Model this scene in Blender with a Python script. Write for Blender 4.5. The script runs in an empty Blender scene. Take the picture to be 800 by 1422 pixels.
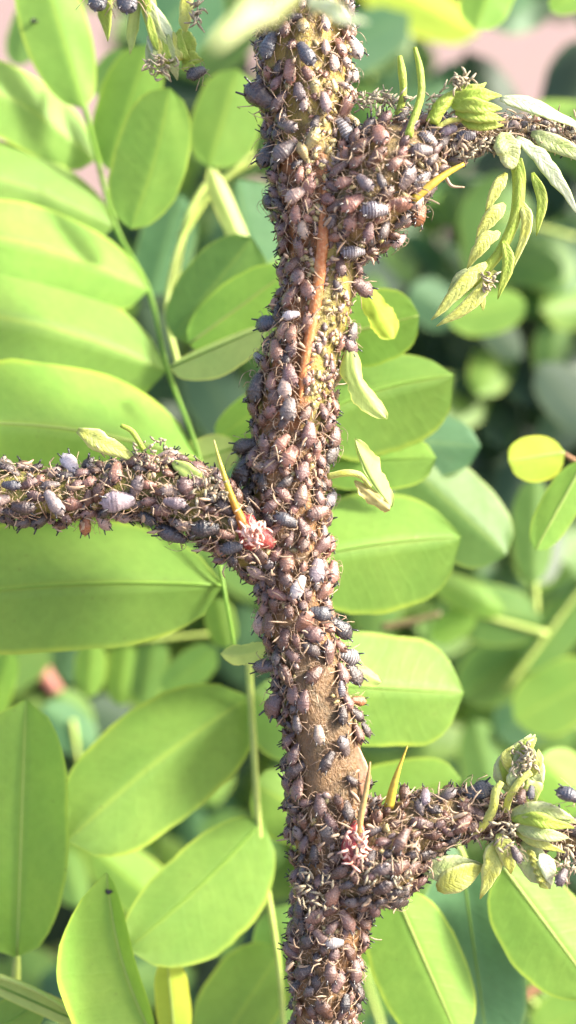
import bpy, math, random
from mathutils import Vector, Matrix, noise
random.seed(11)
R = math.radians
SC = bpy.context.scene
COL = SC.collection

# ------------------------------------------------------------------ camera, sky, sun, exposure
# one unit is about 6.5 mm.  "Stage" axes: x right, d away from the camera, z up, origin where the
# optical axis meets the stem; the stage is pitched so that the camera looks down at the plant.
PITCH, DIST, HEIGHT = R(30), 20.0, 58.0
VFOV_H = 14.22
ROT = Matrix.Rotation(-PITCH, 3, 'X')
CAM_LOC = Vector((0, 0, HEIGHT))
STAGE0 = CAM_LOC + ROT @ Vector((0, DIST, 0))
def W(v):                       # stage -> world
    return STAGE0 + ROT @ Vector(v)
def D(v):                       # stage direction -> world
    return ROT @ Vector(v)
def S(px, py, d=0.0):           # where a feature seen at px,py stands, d behind the stem plane (stage coords)
    k = (DIST + d) / DIST
    return Vector(((px - 400) / 100 * k, d, (711 - py) / 100 * k))

cam_d = bpy.data.cameras.new('camera')
cam = bpy.data.objects.new('camera', cam_d); COL.objects.link(cam)
cam.location = CAM_LOC
cam.rotation_euler = (R(90) - PITCH, 0, 0)
cam_d.sensor_fit = 'VERTICAL'; cam_d.sensor_height = 36
cam_d.lens = 36 * DIST / VFOV_H
cam_d.clip_start = 0.1; cam_d.clip_end = 20000
cam_d.dof.use_dof = True
cam_d.dof.focus_distance = DIST - 0.25
cam_d.dof.aperture_fstop = 0.088
SC.camera = cam

SUN_ST = Vector((0.79, -0.29, 0.54)).normalized()      # towards the sun, stage axes
SUN = D(SUN_ST)
elev = math.asin(SUN.z); azim = math.atan2(SUN.x, SUN.y)
world = bpy.data.worlds.new('World'); SC.world = world; world.use_nodes = True
nt = world.node_tree
sky = nt.nodes.new('ShaderNodeTexSky'); sky.sky_type = 'NISHITA'; sky.sun_disc = False
sky.dust_density = 4.0; sky.air_density = .8; sky.ozone_density = .3
sky.sun_elevation = elev; sky.sun_rotation = azim
bg = nt.nodes['Background']; bg.inputs['Strength'].default_value = 0.14
nt.links.new(sky.outputs[0], bg.inputs['Color'])
sl = bpy.data.lights.new('sun', 'SUN'); sl.energy = 3.7; sl.angle = R(10); sl.color = (1, .94, .82)
so = bpy.data.objects.new('sun', sl); COL.objects.link(so)
so.rotation_euler = (-SUN).to_track_quat('-Z', 'Y').to_euler()
so.location = (0, 0, 120)
vs = SC.view_settings; vs.view_transform = 'Standard'; vs.look = 'None'; vs.exposure = 1.98; vs.gamma = 1
cy = SC.cycles
cy.use_denoising = True; cy.max_bounces = 8; cy.diffuse_bounces = 4; cy.transmission_bounces = 4; cy.transparent_max_bounces = 8

# ------------------------------------------------------------------ materials
def nodes(name):
    m = bpy.data.materials.new(name); m.use_nodes = True
    n = m.node_tree.nodes; n.clear()
    return m, n, m.node_tree.links
def new(n, t, **kw):
    x = n.new(t)
    for k, v in kw.items(): setattr(x, k, v)
    return x
def mathn(n, l, op, a, b=None, clamp=False):
    x = n.new('ShaderNodeMath'); x.operation = op; x.use_clamp = clamp
    for i, s in enumerate((a, b)):
        if s is None: continue
        if isinstance(s, (int, float)): x.inputs[i].default_value = s
        else: l.new(s, x.inputs[i])
    return x.outputs[0]
def mixc(n, l, fac, a, b, blend='MIX'):
    x = n.new('ShaderNodeMix'); x.data_type = 'RGBA'; x.blend_type = blend
    for i, s in ((0, fac), (6, a), (7, b)):
        if isinstance(s, (int, float)): x.inputs[i].default_value = s
        elif isinstance(s, (tuple, list)): x.inputs[i].default_value = (s[0], s[1], s[2], 1)
        else: l.new(s, x.inputs[i])
    return x.outputs[2]
def ramp(n, l, fac, stops):
    x = n.new('ShaderNodeValToRGB'); e = x.color_ramp.elements
    while len(e) < len(stops): e.new(0.5)
    for i, (p, c) in enumerate(stops):
        e[i].position = p; e[i].color = (c[0], c[1], c[2], 1) if isinstance(c, (tuple, list)) else (c, c, c, 1)
    l.new(fac, x.inputs[0]); return x.outputs[0]
def noisen(n, l, vec, scale, detail=3, rough=.55):
    x = n.new('ShaderNodeTexNoise'); x.inputs['Scale'].default_value = scale
    x.inputs['Detail'].default_value = detail; x.inputs['Roughness'].default_value = rough
    if vec is not None: l.new(vec, x.inputs['Vector'])
    return x.outputs[0]
def attr(n, name):
    x = n.new('ShaderNodeAttribute'); x.attribute_name = name; return x
def finish(m, n, l, bsdf, bump_h=None, strength=.3, dist=.05, disp=None):
    out = n.new('ShaderNodeOutputMaterial')
    l.new(bsdf, out.inputs[0])
    return m

def leaf_mat(name, col, trans, tfac=.42, margin=None, rough=.5, spec=.3, mott=1.0, vein=1.0):
    m, n, l = nodes(name)
    u = attr(n, 'u').outputs['Fac']; v = attr(n, 'v').outputs['Fac']
    av = mathn(n, l, 'ABSOLUTE', v)
    geo = new(n, 'ShaderNodeTexCoord')
    info = new(n, 'ShaderNodeObjectInfo')
    off = new(n, 'ShaderNodeVectorMath', operation='ADD')
    l.new(geo.outputs['Object'], off.inputs[0])
    sc = new(n, 'ShaderNodeVectorMath', operation='SCALE'); sc.inputs[0].default_value = (31, 17, 23)
    l.new(info.outputs['Random'], sc.inputs['Scale']); l.new(sc.outputs[0], off.inputs[1])
    n1 = noisen(n, l, off.outputs[0], 1.3, 4)
    n2 = noisen(n, l, off.outputs[0], 7.0, 3)
    c = mixc(n, l, mathn(n, l, 'MULTIPLY', ramp(n, l, n1, [(.35, 0.), (.7, 1.)]), .45 * mott), col, [x * y for x, y in zip(col, (1.5, 1.25, 1.3))])
    c = mixc(n, l, mathn(n, l, 'MULTIPLY', ramp(n, l, n2, [(.3, 1.), (.62, 0.)]), .28 * mott), c, [x * .62 for x in col])
    # side veins sloping towards the tip
    w = mathn(n, l, 'FRACT', mathn(n, l, 'ADD', mathn(n, l, 'MULTIPLY', u, 11.0), mathn(n, l, 'ADD', mathn(n, l, 'MULTIPLY', av, -2.0), mathn(n, l, 'MULTIPLY', n1, 1.4))))
    w = mathn(n, l, 'ABSOLUTE', mathn(n, l, 'SUBTRACT', w, .5))
    vv = ramp(n, l, w, [(.0, 1.), (.12, 0.)])
    c = mixc(n, l, mathn(n, l, 'MULTIPLY', vv, .03 * vein), c, [min(1, x * 1.9) for x in col])
    mid = ramp(n, l, av, [(.0, 1.), (.035, 1.), (.06, 0.)])
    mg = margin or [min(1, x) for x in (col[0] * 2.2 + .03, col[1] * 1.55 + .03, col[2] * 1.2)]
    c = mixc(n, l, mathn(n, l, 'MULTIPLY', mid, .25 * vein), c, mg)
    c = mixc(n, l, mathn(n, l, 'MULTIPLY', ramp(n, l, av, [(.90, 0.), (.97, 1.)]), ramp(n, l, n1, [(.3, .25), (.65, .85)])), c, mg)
    n4 = noisen(n, l, off.outputs[0], 15.0, 2)
    c = mixc(n, l, mathn(n, l, 'MULTIPLY', ramp(n, l, n4, [(.70, 0.), (.74, 1.)]), .55 * mott), c, (.10, .09, .03))
    # value shift per leaflet
    hsv = new(n, 'ShaderNodeHueSaturation')
    l.new(mathn(n, l, 'ADD', mathn(n, l, 'MULTIPLY', info.outputs['Random'], .3), .85), hsv.inputs['Value'])
    l.new(c, hsv.inputs['Color']); c = hsv.outputs[0]
    p = new(n, 'ShaderNodeBsdfPrincipled'); l.new(c, p.inputs['Base Color'])
    p.inputs['Roughness'].default_value = rough; p.inputs['Specular IOR Level'].default_value = spec
    b = new(n, 'ShaderNodeBump'); b.inputs['Strength'].default_value = .22; b.inputs['Distance'].default_value = .04
    l.new(mathn(n, l, 'ADD', mathn(n, l, 'MULTIPLY', n2, .7), mathn(n, l, 'MULTIPLY', vv, -.2)), b.inputs['Height'])
    l.new(b.outputs[0], p.inputs['Normal'])
    t = new(n, 'ShaderNodeBsdfTranslucent')
    tc = mixc(n, l, .5, c, trans); l.new(tc, t.inputs['Color'])
    mx = new(n, 'ShaderNodeMixShader'); mx.inputs[0].default_value = tfac
    l.new(p.outputs[0], mx.inputs[1]); l.new(t.outputs[0], mx.inputs[2])
    return finish(m, n, l, mx.outputs[0])

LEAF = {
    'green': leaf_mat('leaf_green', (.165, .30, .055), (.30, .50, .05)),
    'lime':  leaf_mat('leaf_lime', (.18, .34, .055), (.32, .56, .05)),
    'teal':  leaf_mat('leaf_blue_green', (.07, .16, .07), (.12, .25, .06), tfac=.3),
    'shade_green':  leaf_mat('leaf_shade_green', (.022, .052, .025), (.03, .07, .02), tfac=.15),  # near-black green: the shrub's inner shade put into the leaf colour
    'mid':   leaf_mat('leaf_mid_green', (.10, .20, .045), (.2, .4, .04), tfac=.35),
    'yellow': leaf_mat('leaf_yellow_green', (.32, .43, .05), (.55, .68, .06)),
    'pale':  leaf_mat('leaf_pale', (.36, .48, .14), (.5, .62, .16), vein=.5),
    'white': leaf_mat('leaf_white', (.5, .56, .34), (.6, .66, .3), vein=.3, margin=(.6, .7, .25)),  # near-white leaf tone
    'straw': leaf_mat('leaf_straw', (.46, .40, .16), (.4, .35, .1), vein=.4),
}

def plain(name, c1, c2, scale=6, rough=.5, spec=.4, bump=.3, coord='Object', trans=0.0, c3=None):
    m, n, l = nodes(name)
    tc = new(n, 'ShaderNodeTexCoord')
    a = noisen(n, l, tc.outputs[coord], scale, 5, .6)
    b2 = noisen(n, l, tc.outputs[coord], scale * 5, 3, .6)
    c = mixc(n, l, ramp(n, l, a, [(.33, 0.), (.66, 1.)]), c1, c2)
    c = mixc(n, l, mathn(n, l, 'MULTIPLY', ramp(n, l, b2, [(.45, 0.), (.7, 1.)]), .6), c, c3 or [x * .5 for x in c1])
    p = new(n, 'ShaderNodeBsdfPrincipled'); l.new(c, p.inputs['Base Color'])
    p.inputs['Roughness'].default_value = rough; p.inputs['Specular IOR Level'].default_value = spec
    b = new(n, 'ShaderNodeBump'); b.inputs['Strength'].default_value = bump; b.inputs['Distance'].default_value = .03
    l.new(b2, b.inputs['Height']); l.new(b.outputs[0], p.inputs['Normal'])
    s = p.outputs[0]
    if trans:
        t = new(n, 'ShaderNodeBsdfTranslucent'); l.new(c, t.inputs['Color'])
        mx = new(n, 'ShaderNodeMixShader'); mx.inputs[0].default_value = trans
        l.new(s, mx.inputs[1]); l.new(t.outputs[0], mx.inputs[2]); s = mx.outputs[0]
    return finish(m, n, l, s)

def bark_mat():
    m, n, l = nodes('young_bark')
    tc = new(n, 'ShaderNodeTexCoord')
    mp = new(n, 'ShaderNodeMapping'); mp.inputs['Scale'].default_value = (2.6, 2.6, .4)
    l.new(tc.outputs['Object'], mp.inputs[0])
    a = noisen(n, l, mp.outputs[0], 1.6, 5, .6)
    f = noisen(n, l, mp.outputs[0], 9, 4, .65)
    sp = noisen(n, l, tc.outputs['Object'], 26, 2, .6)
    h = attr(n, 'tint').outputs['Color']
    c = mixc(n, l, mathn(n, l, 'MULTIPLY', ramp(n, l, a, [(.38, 0.), (.68, 1.)]), .35), h, (.20, .10, .035))
    c = mixc(n, l, mathn(n, l, 'MULTIPLY', ramp(n, l, f, [(.45, 0.), (.64, 1.)]), .35), c, (.19, .12, .05))
    c = mixc(n, l, mathn(n, l, 'MULTIPLY', ramp(n, l, f, [(.28, 1.), (.42, 0.)]), .7), c, (.05, .025, .015))
    c = mixc(n, l, mathn(n, l, 'MULTIPLY', ramp(n, l, sp, [(.58, 0.), (.7, 1.)]), .15), c, (.30, .22, .12))
    vo = new(n, 'ShaderNodeTexVoronoi'); vo.inputs['Scale'].default_value = 3.4; l.new(mp.outputs[0], vo.inputs['Vector'])
    c = mixc(n, l, mathn(n, l, 'MULTIPLY', ramp(n, l, vo.outputs['Distance'], [(.10, 1.), (.2, 0.)]), .6), c, (.30, .22, .12))
    st = noisen(n, l, mp.outputs[0], 1.5, 6, .7)
    c = mixc(n, l, mathn(n, l, 'MULTIPLY', ramp(n, l, st, [(.46, 0.), (.62, 1.)]), .75), c, (.065, .045, .018))
    p = new(n, 'ShaderNodeBsdfPrincipled'); l.new(c, p.inputs['Base Color'])
    p.inputs['Roughness'].default_value = .5; p.inputs['Specular IOR Level'].default_value = .45
    b = new(n, 'ShaderNodeBump'); b.inputs['Strength'].default_value = .7; b.inputs['Distance'].default_value = .05
    l.new(mathn(n, l, 'ADD', f, mathn(n, l, 'MULTIPLY', sp, .6)), b.inputs['Height']); l.new(b.outputs[0], p.inputs['Normal'])
    return finish(m, n, l, p.outputs[0])
BARK = bark_mat()

def aphid_mat(name, source):
    m, n, l = nodes(name)
    tc = new(n, 'ShaderNodeTexCoord')
    info = new(n, 'ShaderNodeObjectInfo')
    col = info.outputs['Color'] if source == 'object' else attr(n, 'tint').outputs['Color']
    off = new(n, 'ShaderNodeVectorMath', operation='ADD')
    sc = new(n, 'ShaderNodeVectorMath', operation='SCALE'); sc.inputs[0].default_value = (41, 27, 13)
    l.new(info.outputs['Random'], sc.inputs['Scale'])
    l.new(tc.outputs['Object'], off.inputs[0]); l.new(sc.outputs[0], off.inputs[1])
    k = 1.0 if source == 'object' else 3.0
    a = noisen(n, l, off.outputs[0], 4.5 * k, 4, .6)
    f = noisen(n, l, off.outputs[0], 16 * k, 3, .65)
    c = mixc(n, l, mathn(n, l, 'MULTIPLY', ramp(n, l, a, [(.5, 0.), (.68, 1.)]), .6), col, (.06, .04, .036))
    c = mixc(n, l, mathn(n, l, 'MULTIPLY', ramp(n, l, f, [(.52, 0.), (.72, 1.)]), .3), c, (.34, .25, .21))
    if source == 'object':                      # cross bands of the abdomen, dark sutures
        sep = new(n, 'ShaderNodeSeparateXYZ'); l.new(tc.outputs['Object'], sep.inputs[0])
        s = mathn(n, l, 'SINE', mathn(n, l, 'MULTIPLY', sep.outputs[0], 62.0))
        band = ramp(n, l, s, [(.0, 1.), (.35, 0.)])
        c = mixc(n, l, mathn(n, l, 'MULTIPLY', band, .09), c, (.03, .02, .022))
        # waxy pale bars on some
        oi = new(n, 'ShaderNodeAttribute'); oi.attribute_type = 'OBJECT'; oi.attribute_name = 'waxy_bars'
        pale = ramp(n, l, s, [(.55, 0.), (.8, 1.)])
        c = mixc(n, l, mathn(n, l, 'MULTIPLY', pale, oi.outputs['Fac'], True), c, (.55, .53, .55))
    p = new(n, 'ShaderNodeBsdfPrincipled'); l.new(c, p.inputs['Base Color'])
    rr = ramp(n, l, f, [(.3, .16), (.7, .45)]); l.new(rr, p.inputs['Roughness'])
    p.inputs['Specular IOR Level'].default_value = .7
    b = new(n, 'ShaderNodeBump'); b.inputs['Strength'].default_value = .5; b.inputs['Distance'].default_value = .03
    l.new(f, b.inputs['Height']); l.new(b.outputs[0], p.inputs['Normal'])
    return finish(m, n, l, p.outputs[0])
APHID = aphid_mat('aphid_skin', 'object')
APHID_MASS = aphid_mat('aphid_skin_mass', 'mesh')

def leg_mat():
    m, n, l = nodes('aphid_leg')
    u = attr(n, 'u').outputs['Fac']
    c = ramp(n, l, u, [(.0, (.14, .08, .05)), (.30, (.32, .21, .13)), (.44, (.18, .10, .06)), (.55, (.44, .31, .20)), (.84, (.36, .24, .15)), (.93, (.05, .035, .03))])
    p = new(n, 'ShaderNodeBsdfPrincipled'); l.new(c, p.inputs['Base Color']); p.inputs['Roughness'].default_value = .4
    return finish(m, n, l, p.outputs[0])
LEG = leg_mat()
DARK = plain('dark_chitin', (.012, .012, .014), (.03, .026, .028), 12, .25, .6, .1)
SKIN = plain('cast_skin', (.52, .41, .29), (.36, .24, .15), 9, .5, .3, .2, trans=.25, c3=(.28, .2, .14))
CRUST = plain('pale_crust', (.75, .62, .52), (.55, .28, .2), 7, .5, .35, .4, c3=(.7, .12, .08))
RED = plain('red_gall', (.40, .03, .045), (.26, .05, .035), 5, .35, .5, .5, c3=(.5, .2, .16))
THORN = plain('thorn_yellow', (.58, .44, .05), (.42, .30, .05), 3, .4, .4, .2, trans=.2, c3=(.3, .2, .03))
def thorn_mat():
    m, n, l = nodes('thorn_gradient')
    u = attr(n, 'u').outputs['Fac']; tc = new(n, 'ShaderNodeTexCoord')
    a = noisen(n, l, tc.outputs['Object'], 8, 4, .6)
    c = ramp(n, l, mathn(n, l, 'ADD', u, mathn(n, l, 'MULTIPLY', mathn(n, l, 'SUBTRACT', a, .5), .3)), [(.0, (.50, .44, .16)), (.12, (.44, .46, .10)), (.45, (.50, .40, .04)), (.70, (.48, .22, .03)), (.92, (.36, .05, .03))])
    p = new(n, 'ShaderNodeBsdfPrincipled'); l.new(c, p.inputs['Base Color']); p.inputs['Roughness'].default_value = .4
    b = new(n, 'ShaderNodeBump'); b.inputs['Strength'].default_value = .4; b.inputs['Distance'].default_value = .04
    l.new(a, b.inputs['Height']); l.new(b.outputs[0], p.inputs['Normal'])
    t = new(n, 'ShaderNodeBsdfTranslucent'); l.new(c, t.inputs['Color'])
    mx = new(n, 'ShaderNodeMixShader'); mx.inputs[0].default_value = .3
    l.new(p.outputs[0], mx.inputs[1]); l.new(t.outputs[0], mx.inputs[2])
    return finish(m, n, l, mx.outputs[0])
THORN_RED = thorn_mat()
THORN_TAN = plain('thorn_tan', (.40, .28, .10), (.30, .17, .07), 4, .5, .3, .3)
RIDGE = plain('bark_ridge_orange', (.42, .15, .035), (.32, .10, .03), 4, .45, .4, .4, c3=(.5, .3, .15))
def young_mat(name, c1, c2, edge, trans=.3, vein=.14, spot=.45):
    """soft folded young leaflet: fishbone veins, paler rim, scurfy spots"""
    m, n, l = nodes(name)
    u = attr(n, 'u').outputs['Fac']; av = mathn(n, l, 'ABSOLUTE', attr(n, 'v').outputs['Fac'])
    tc = new(n, 'ShaderNodeTexCoord')
    a = noisen(n, l, tc.outputs['Object'], 5, 4, .6); b2 = noisen(n, l, tc.outputs['Object'], 22, 3, .6)
    c = mixc(n, l, ramp(n, l, a, [(.35, 0.), (.65, 1.)]), c1, c2)
    w = mathn(n, l, 'FRACT', mathn(n, l, 'SUBTRACT', mathn(n, l, 'MULTIPLY', u, 9.0), mathn(n, l, 'MULTIPLY', av, 1.6)))
    w = ramp(n, l, mathn(n, l, 'ABSOLUTE', mathn(n, l, 'SUBTRACT', w, .5)), [(.0, 1.), (.22, 0.)])
    c = mixc(n, l, mathn(n, l, 'MULTIPLY', w, vein), c, [x * .6 for x in c1])
    c = mixc(n, l, mathn(n, l, 'MULTIPLY', ramp(n, l, av, [(.72, 0.), (.95, 1.)]), .7), c, edge)
    c = mixc(n, l, mathn(n, l, 'MULTIPLY', ramp(n, l, b2, [(.58, 0.), (.7, 1.)]), spot), c, [x * .45 for x in c1])
    p = new(n, 'ShaderNodeBsdfPrincipled'); l.new(c, p.inputs['Base Color']); p.inputs['Roughness'].default_value = .5; p.inputs['Specular IOR Level'].default_value = .35
    b = new(n, 'ShaderNodeBump'); b.inputs['Strength'].default_value = .5; b.inputs['Distance'].default_value = .04
    l.new(mathn(n, l, 'SUBTRACT', b2, mathn(n, l, 'MULTIPLY', w, .25)), b.inputs['Height']); l.new(b.outputs[0], p.inputs['Normal'])
    t = new(n, 'ShaderNodeBsdfTranslucent'); l.new(c, t.inputs['Color'])
    mx = new(n, 'ShaderNodeMixShader'); mx.inputs[0].default_value = trans
    l.new(p.outputs[0], mx.inputs[1]); l.new(t.outputs[0], mx.inputs[2])
    return finish(m, n, l, mx.outputs[0])
LIME = young_mat('young_tissue_lime', (.30, .42, .05), (.40, .48, .08), (.52, .60, .14))
YELLOW = young_mat('young_tissue_yellow', (.54, .55, .10), (.50, .54, .16), (.68, .68, .32))
PALE = young_mat('young_tissue_pale', (.38, .46, .15), (.46, .50, .24), (.60, .62, .36))
WHITE = young_mat('young_tissue_white_overlit', (.74, .77, .56), (.66, .72, .42), (.45, .58, .16), vein=.05, spot=.15)  # white includes the blown-out sunlight on the upper right leaflets
CREAM = plain('dry_scurf', (.42, .38, .26), (.26, .20, .13), 10, .6, .3, .5, c3=(.2, .16, .1))
PETIOLE = plain('petiole', (.36, .46, .10), (.42, .50, .14), 3, .45, .4, .15, trans=.15, c3=(.3, .4, .08))
TWIG = plain('twig_brown', (.30, .17, .08), (.24, .12, .06), 3, .6, .3, .3)
FLAP = plain('bark_flap', (.46, .25, .14), (.36, .18, .09), 3, .5, .4, .4, c3=(.5, .34, .24))

# ------------------------------------------------------------------ mesh building
class MB:
    def __init__(s): s.v = []; s.f = []; s.m = []; s.u = []; s.w = []; s.t = []
    def add(s, vs, fs, mi=0, us=None, ws=None, tint=(1, 1, 1)):
        o = len(s.v)
        s.v += [Vector(x) for x in vs]
        s.f += [tuple(i + o for i in f) for f in fs]; s.m += [mi] * len(fs)
        s.u += us if us else [0.0] * len(vs); s.w += ws if ws else [0.0] * len(vs)
        if tint and isinstance(tint[0], (tuple, list)): s.t += list(tint)
        else: s.t += [tint] * len(vs)
    def mesh(s, name, mats, tint=False, smooth=True):
        me = bpy.data.meshes.new(name)
        me.from_pydata([tuple(x) for x in s.v], [], s.f)
        for m in (mats if isinstance(mats, list) else [mats]): me.materials.append(m)
        me.polygons.foreach_set('material_index', s.m)
        if smooth: me.polygons.foreach_set('use_smooth', [True] * len(s.f))
        me.attributes.new('u', 'FLOAT', 'POINT').data.foreach_set('value', s.u)
        me.attributes.new('v', 'FLOAT', 'POINT').data.foreach_set('value', s.w)
        if tint:
            me.attributes.new('tint', 'FLOAT_COLOR', 'POINT').data.foreach_set('color', [c for t in s.t for c in (t[0], t[1], t[2], 1.0)])
        me.update(); return me
def link(name, me, parent=None, loc=None):
    o = bpy.data.objects.new(name, me); COL.objects.link(o)
    if parent is not None: o.parent = parent
    if loc is not None: o.location = loc
    return o
def tag(o, label=None, cat=None, group=None, kind=None):
    if label: o['label'] = label
    if cat: o['category'] = cat
    if group: o['group'] = group
    if kind: o['kind'] = kind
    return o
def empty(name, stage_pt):
    o = bpy.data.objects.new(name, None); COL.objects.link(o)
    o.empty_display_size = .2; o.location = W(stage_pt); return o
def part(name, mb, mats, parent, tint=False, smooth=True):
    """mesh given in stage coordinates, made a child of a thing whose origin has no rotation"""
    root = parent
    while root.parent is not None: root = root.parent
    o = root.location
    mb.v = [W(x) - o for x in mb.v]
    return link(name, mb.mesh(name, mats, tint, smooth), parent)
def top(name, mb, mats, stage_pt, tint=False):
    o = W(stage_pt); mb.v = [W(x) - o for x in mb.v]
    return link(name, mb.mesh(name, mats, tint), None, o)

def smooth_path(pts, n=6):
    """Catmull-Rom through 3-D points"""
    P = [Vector(p) for p in pts]
    if len(P) < 3:
        return [P[0].lerp(P[-1], i / n) for i in range(n + 1)]
    Q = [P[0] * 2 - P[1]] + P + [P[-1] * 2 - P[-2]]
    out = []
    for i in range(1, len(Q) - 2):
        for k in range(n):
            t = k / n
            a, b, c, d = Q[i - 1], Q[i], Q[i + 1], Q[i + 2]
            out.append(.5 * ((2 * b) + (c - a) * t + (2 * a - 5 * b + 4 * c - d) * t * t + (3 * b - a - 3 * c + d) * t ** 3))
    out.append(P[-1]); return out
def lerp_list(r, t):
    t = max(0, min(1, t)) * (len(r) - 1); i = min(int(t), len(r) - 2); f = t - i
    return r[i] * (1 - f) + r[i + 1] * f if len(r) > 1 else r[0]
def loft(mb, path, rw, rt=None, side=None, ns=8, mi=0, bump=0.0, bscale=3.0, tint=(1, 1, 1), twist=0.0, cap=True, groove=0.0):
    """elliptical loft: half-width list rw (along side), half-thickness list rt"""
    n = len(path); vs, fs, us, ws = [], [], [], []
    ref = Vector(side) if side is not None else None
    prev = None
    for i, p in enumerate(path):
        T = (path[min(i + 1, n - 1)] - path[max(i - 1, 0)]).normalized()
        if ref is not None:
            a = ref - T * ref.dot(T)
            if a.length < 1e-4: a = T.orthogonal()
            a.normalize()
        else:
            if prev is None: a = T.cross(Vector((0, 1, 0)))
            else: a = prev - T * prev.dot(T)
            if a.length < 1e-4: a = T.orthogonal()
            a.normalize(); prev = a
        b = T.cross(a).normalized()
        t = i / (n - 1)
        if twist: 
            ca, sa = math.cos(twist * t), math.sin(twist * t); a, b = a * ca + b * sa, b * ca - a * sa
        w = lerp_list(rw, t); h = lerp_list(rt, t) if rt else w
        for k in range(ns):
            an = 2 * math.pi * k / ns
            g = 1 - groove * math.exp(-(math.cos(an) / .38) ** 2) if groove else 1
            q = a * (math.cos(an) * w) + b * (math.sin(an) * h * g)
            if bump: q *= 1 + bump * noise.noise((p + q) * bscale)
            vs.append(p + q); us.append(t); ws.append(math.cos(an))
    for i in range(n - 1):
        for k in range(ns):
            k2 = (k + 1) % ns
            fs.append((i * ns + k, i * ns + k2, (i + 1) * ns + k2, (i + 1) * ns + k))
    if cap:
        vs += [path[0], path[-1]]; us += [0, 1]; ws += [0, 0]
        c0, c1 = len(vs) - 2, len(vs) - 1
        for k in range(ns):
            k2 = (k + 1) % ns
            fs.append((c0, k2, k)); fs.append((c1, (n - 1) * ns + k, (n - 1) * ns + k2))
    mb.add(vs, fs, mi, us, ws, tint)
    return mb
def tube(pts, radii, ns=7, n=5, **kw):
    return loft(MB(), smooth_path(pts, n), radii, ns=ns, **kw)
def PX(pts, d=0.0):
    return [S(p[0], p[1], p[2] if len(p) > 2 else d) for p in pts]
def blade(pts, hw, th, n=5, ns=10, **kw):
    """a thick young leaflet: px path, half width in px, thickness ratio"""
    path = smooth_path(PX(pts), n)
    T = path[-1] - path[0]
    side = Vector((T.z, 0, -T.x)) if 'side' not in kw else kw.pop('side')
    prof = [0.28, .72, .95, 1.0, .92, .72, .42, .06]
    kw.setdefault('bump', .10); kw.setdefault('bscale', 5.0)
    n = len(path); sd = random.random() * 40
    for i in range(n):                          # a little crumple along the length
        path[i] = path[i] + Vector((noise.noise(Vector((i * .45, sd, 0))), noise.noise(Vector((i * .45, sd, 5))), noise.noise(Vector((i * .45, sd, 9))))) * hw / 100 * .22
    prof = [lerp_list(prof, i / (n - 1)) * (1 + .14 * noise.noise(Vector((i * .9, sd, 2)))) for i in range(n)]
    return loft(MB(), path, [hw / 100 * x for x in prof], [hw / 100 * th * x for x in prof], side=side, ns=max(ns, 14), groove=.75, twist=random.uniform(-.35, .35), **kw)

def leaf_frame(base, tip, d0, d1, up):
    A, B = S(base[0], base[1], d0), S(tip[0], tip[1], d1)
    ax = B - A; L = ax.length; T = ax.normalized()
    nrm = Vector((.10, -1, up)); nrm = (nrm - T * nrm.dot(T)).normalized()
    side = nrm.cross(T).normalized()            # to the left of base->tip as seen by the camera
    if side.dot(Vector((-T.z, 0, T.x))) < 0: side = -side
    return A, ax, L, T, nrm, side / max(.5, math.hypot(side.x, side.z))
def leaflet(base, tip, wl, wr, d0=3.0, d1=None, fold=25, up=.28, bend=0.0, bow=0.0, lift=0.0, shape=2.5, nu=18, nv=5, ripple=.05, droop=.0, notch=0, jag=.05):
    """oval leaflet in stage space from px outline: wl / wr half widths left and right of base->tip,
    fold > 0 makes a ridge towards the viewer, < 0 a valley"""
    d1 = d0 if d1 is None else d1
    A, ax, L, T, nrm, side = leaf_frame(base, tip, d0, d1, up)
    k = (DIST + (d0 + d1) / 2) / DIST / 100
    f = math.tan(R(fold)); mb = MB()
    vs, us, ws = [], [], []
    seed = random.random() * 50
    for i in range(nu + 1):
        u = i / nu
        x = abs(2 * u - 1) if u > .5 else abs(2 * u - 1)
        prof = max(0.0, 1 - x ** shape) ** .55
        prof = max(prof, .02) * (1 + jag * noise.noise(Vector((u * 5 + seed, 1.7, 3))) + .4 * jag * noise.noise(Vector((u * 17 + seed, 9, 3))))
        if notch and u > .9: prof *= 1 - .1 * (u - .9) * 10
        m = A + ax * u + side * (bend * L * math.sin(math.pi * u)) + nrm * (bow * L * math.sin(math.pi * u) - lift * L * u * u)
        for j in range(-nv, nv + 1):
            v = j / nv
            w = (wl if v > 0 else wr) * k * prof
            y = abs(v) * w
            h = -f * y + droop * y * y / max(w, .01)
            h += ripple * L * .25 * noise.noise(Vector((u * 3.2 + seed, v * 1.6, 0))) * abs(v) + ripple * L * .10 * noise.noise(Vector((u * 8 + seed, v * 2, 7))) * abs(v)
            vs.append(m + side * (v * w) + nrm * h); us.append(u); ws.append(v)
    fs = []; c = 2 * nv + 1
    for i in range(nu):
        for j in range(2 * nv):
            fs.append((i * c + j, i * c + j + 1, (i + 1) * c + j + 1, (i + 1) * c + j))
    mb.add(vs, fs, 0, us, ws)
    return mb
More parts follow.
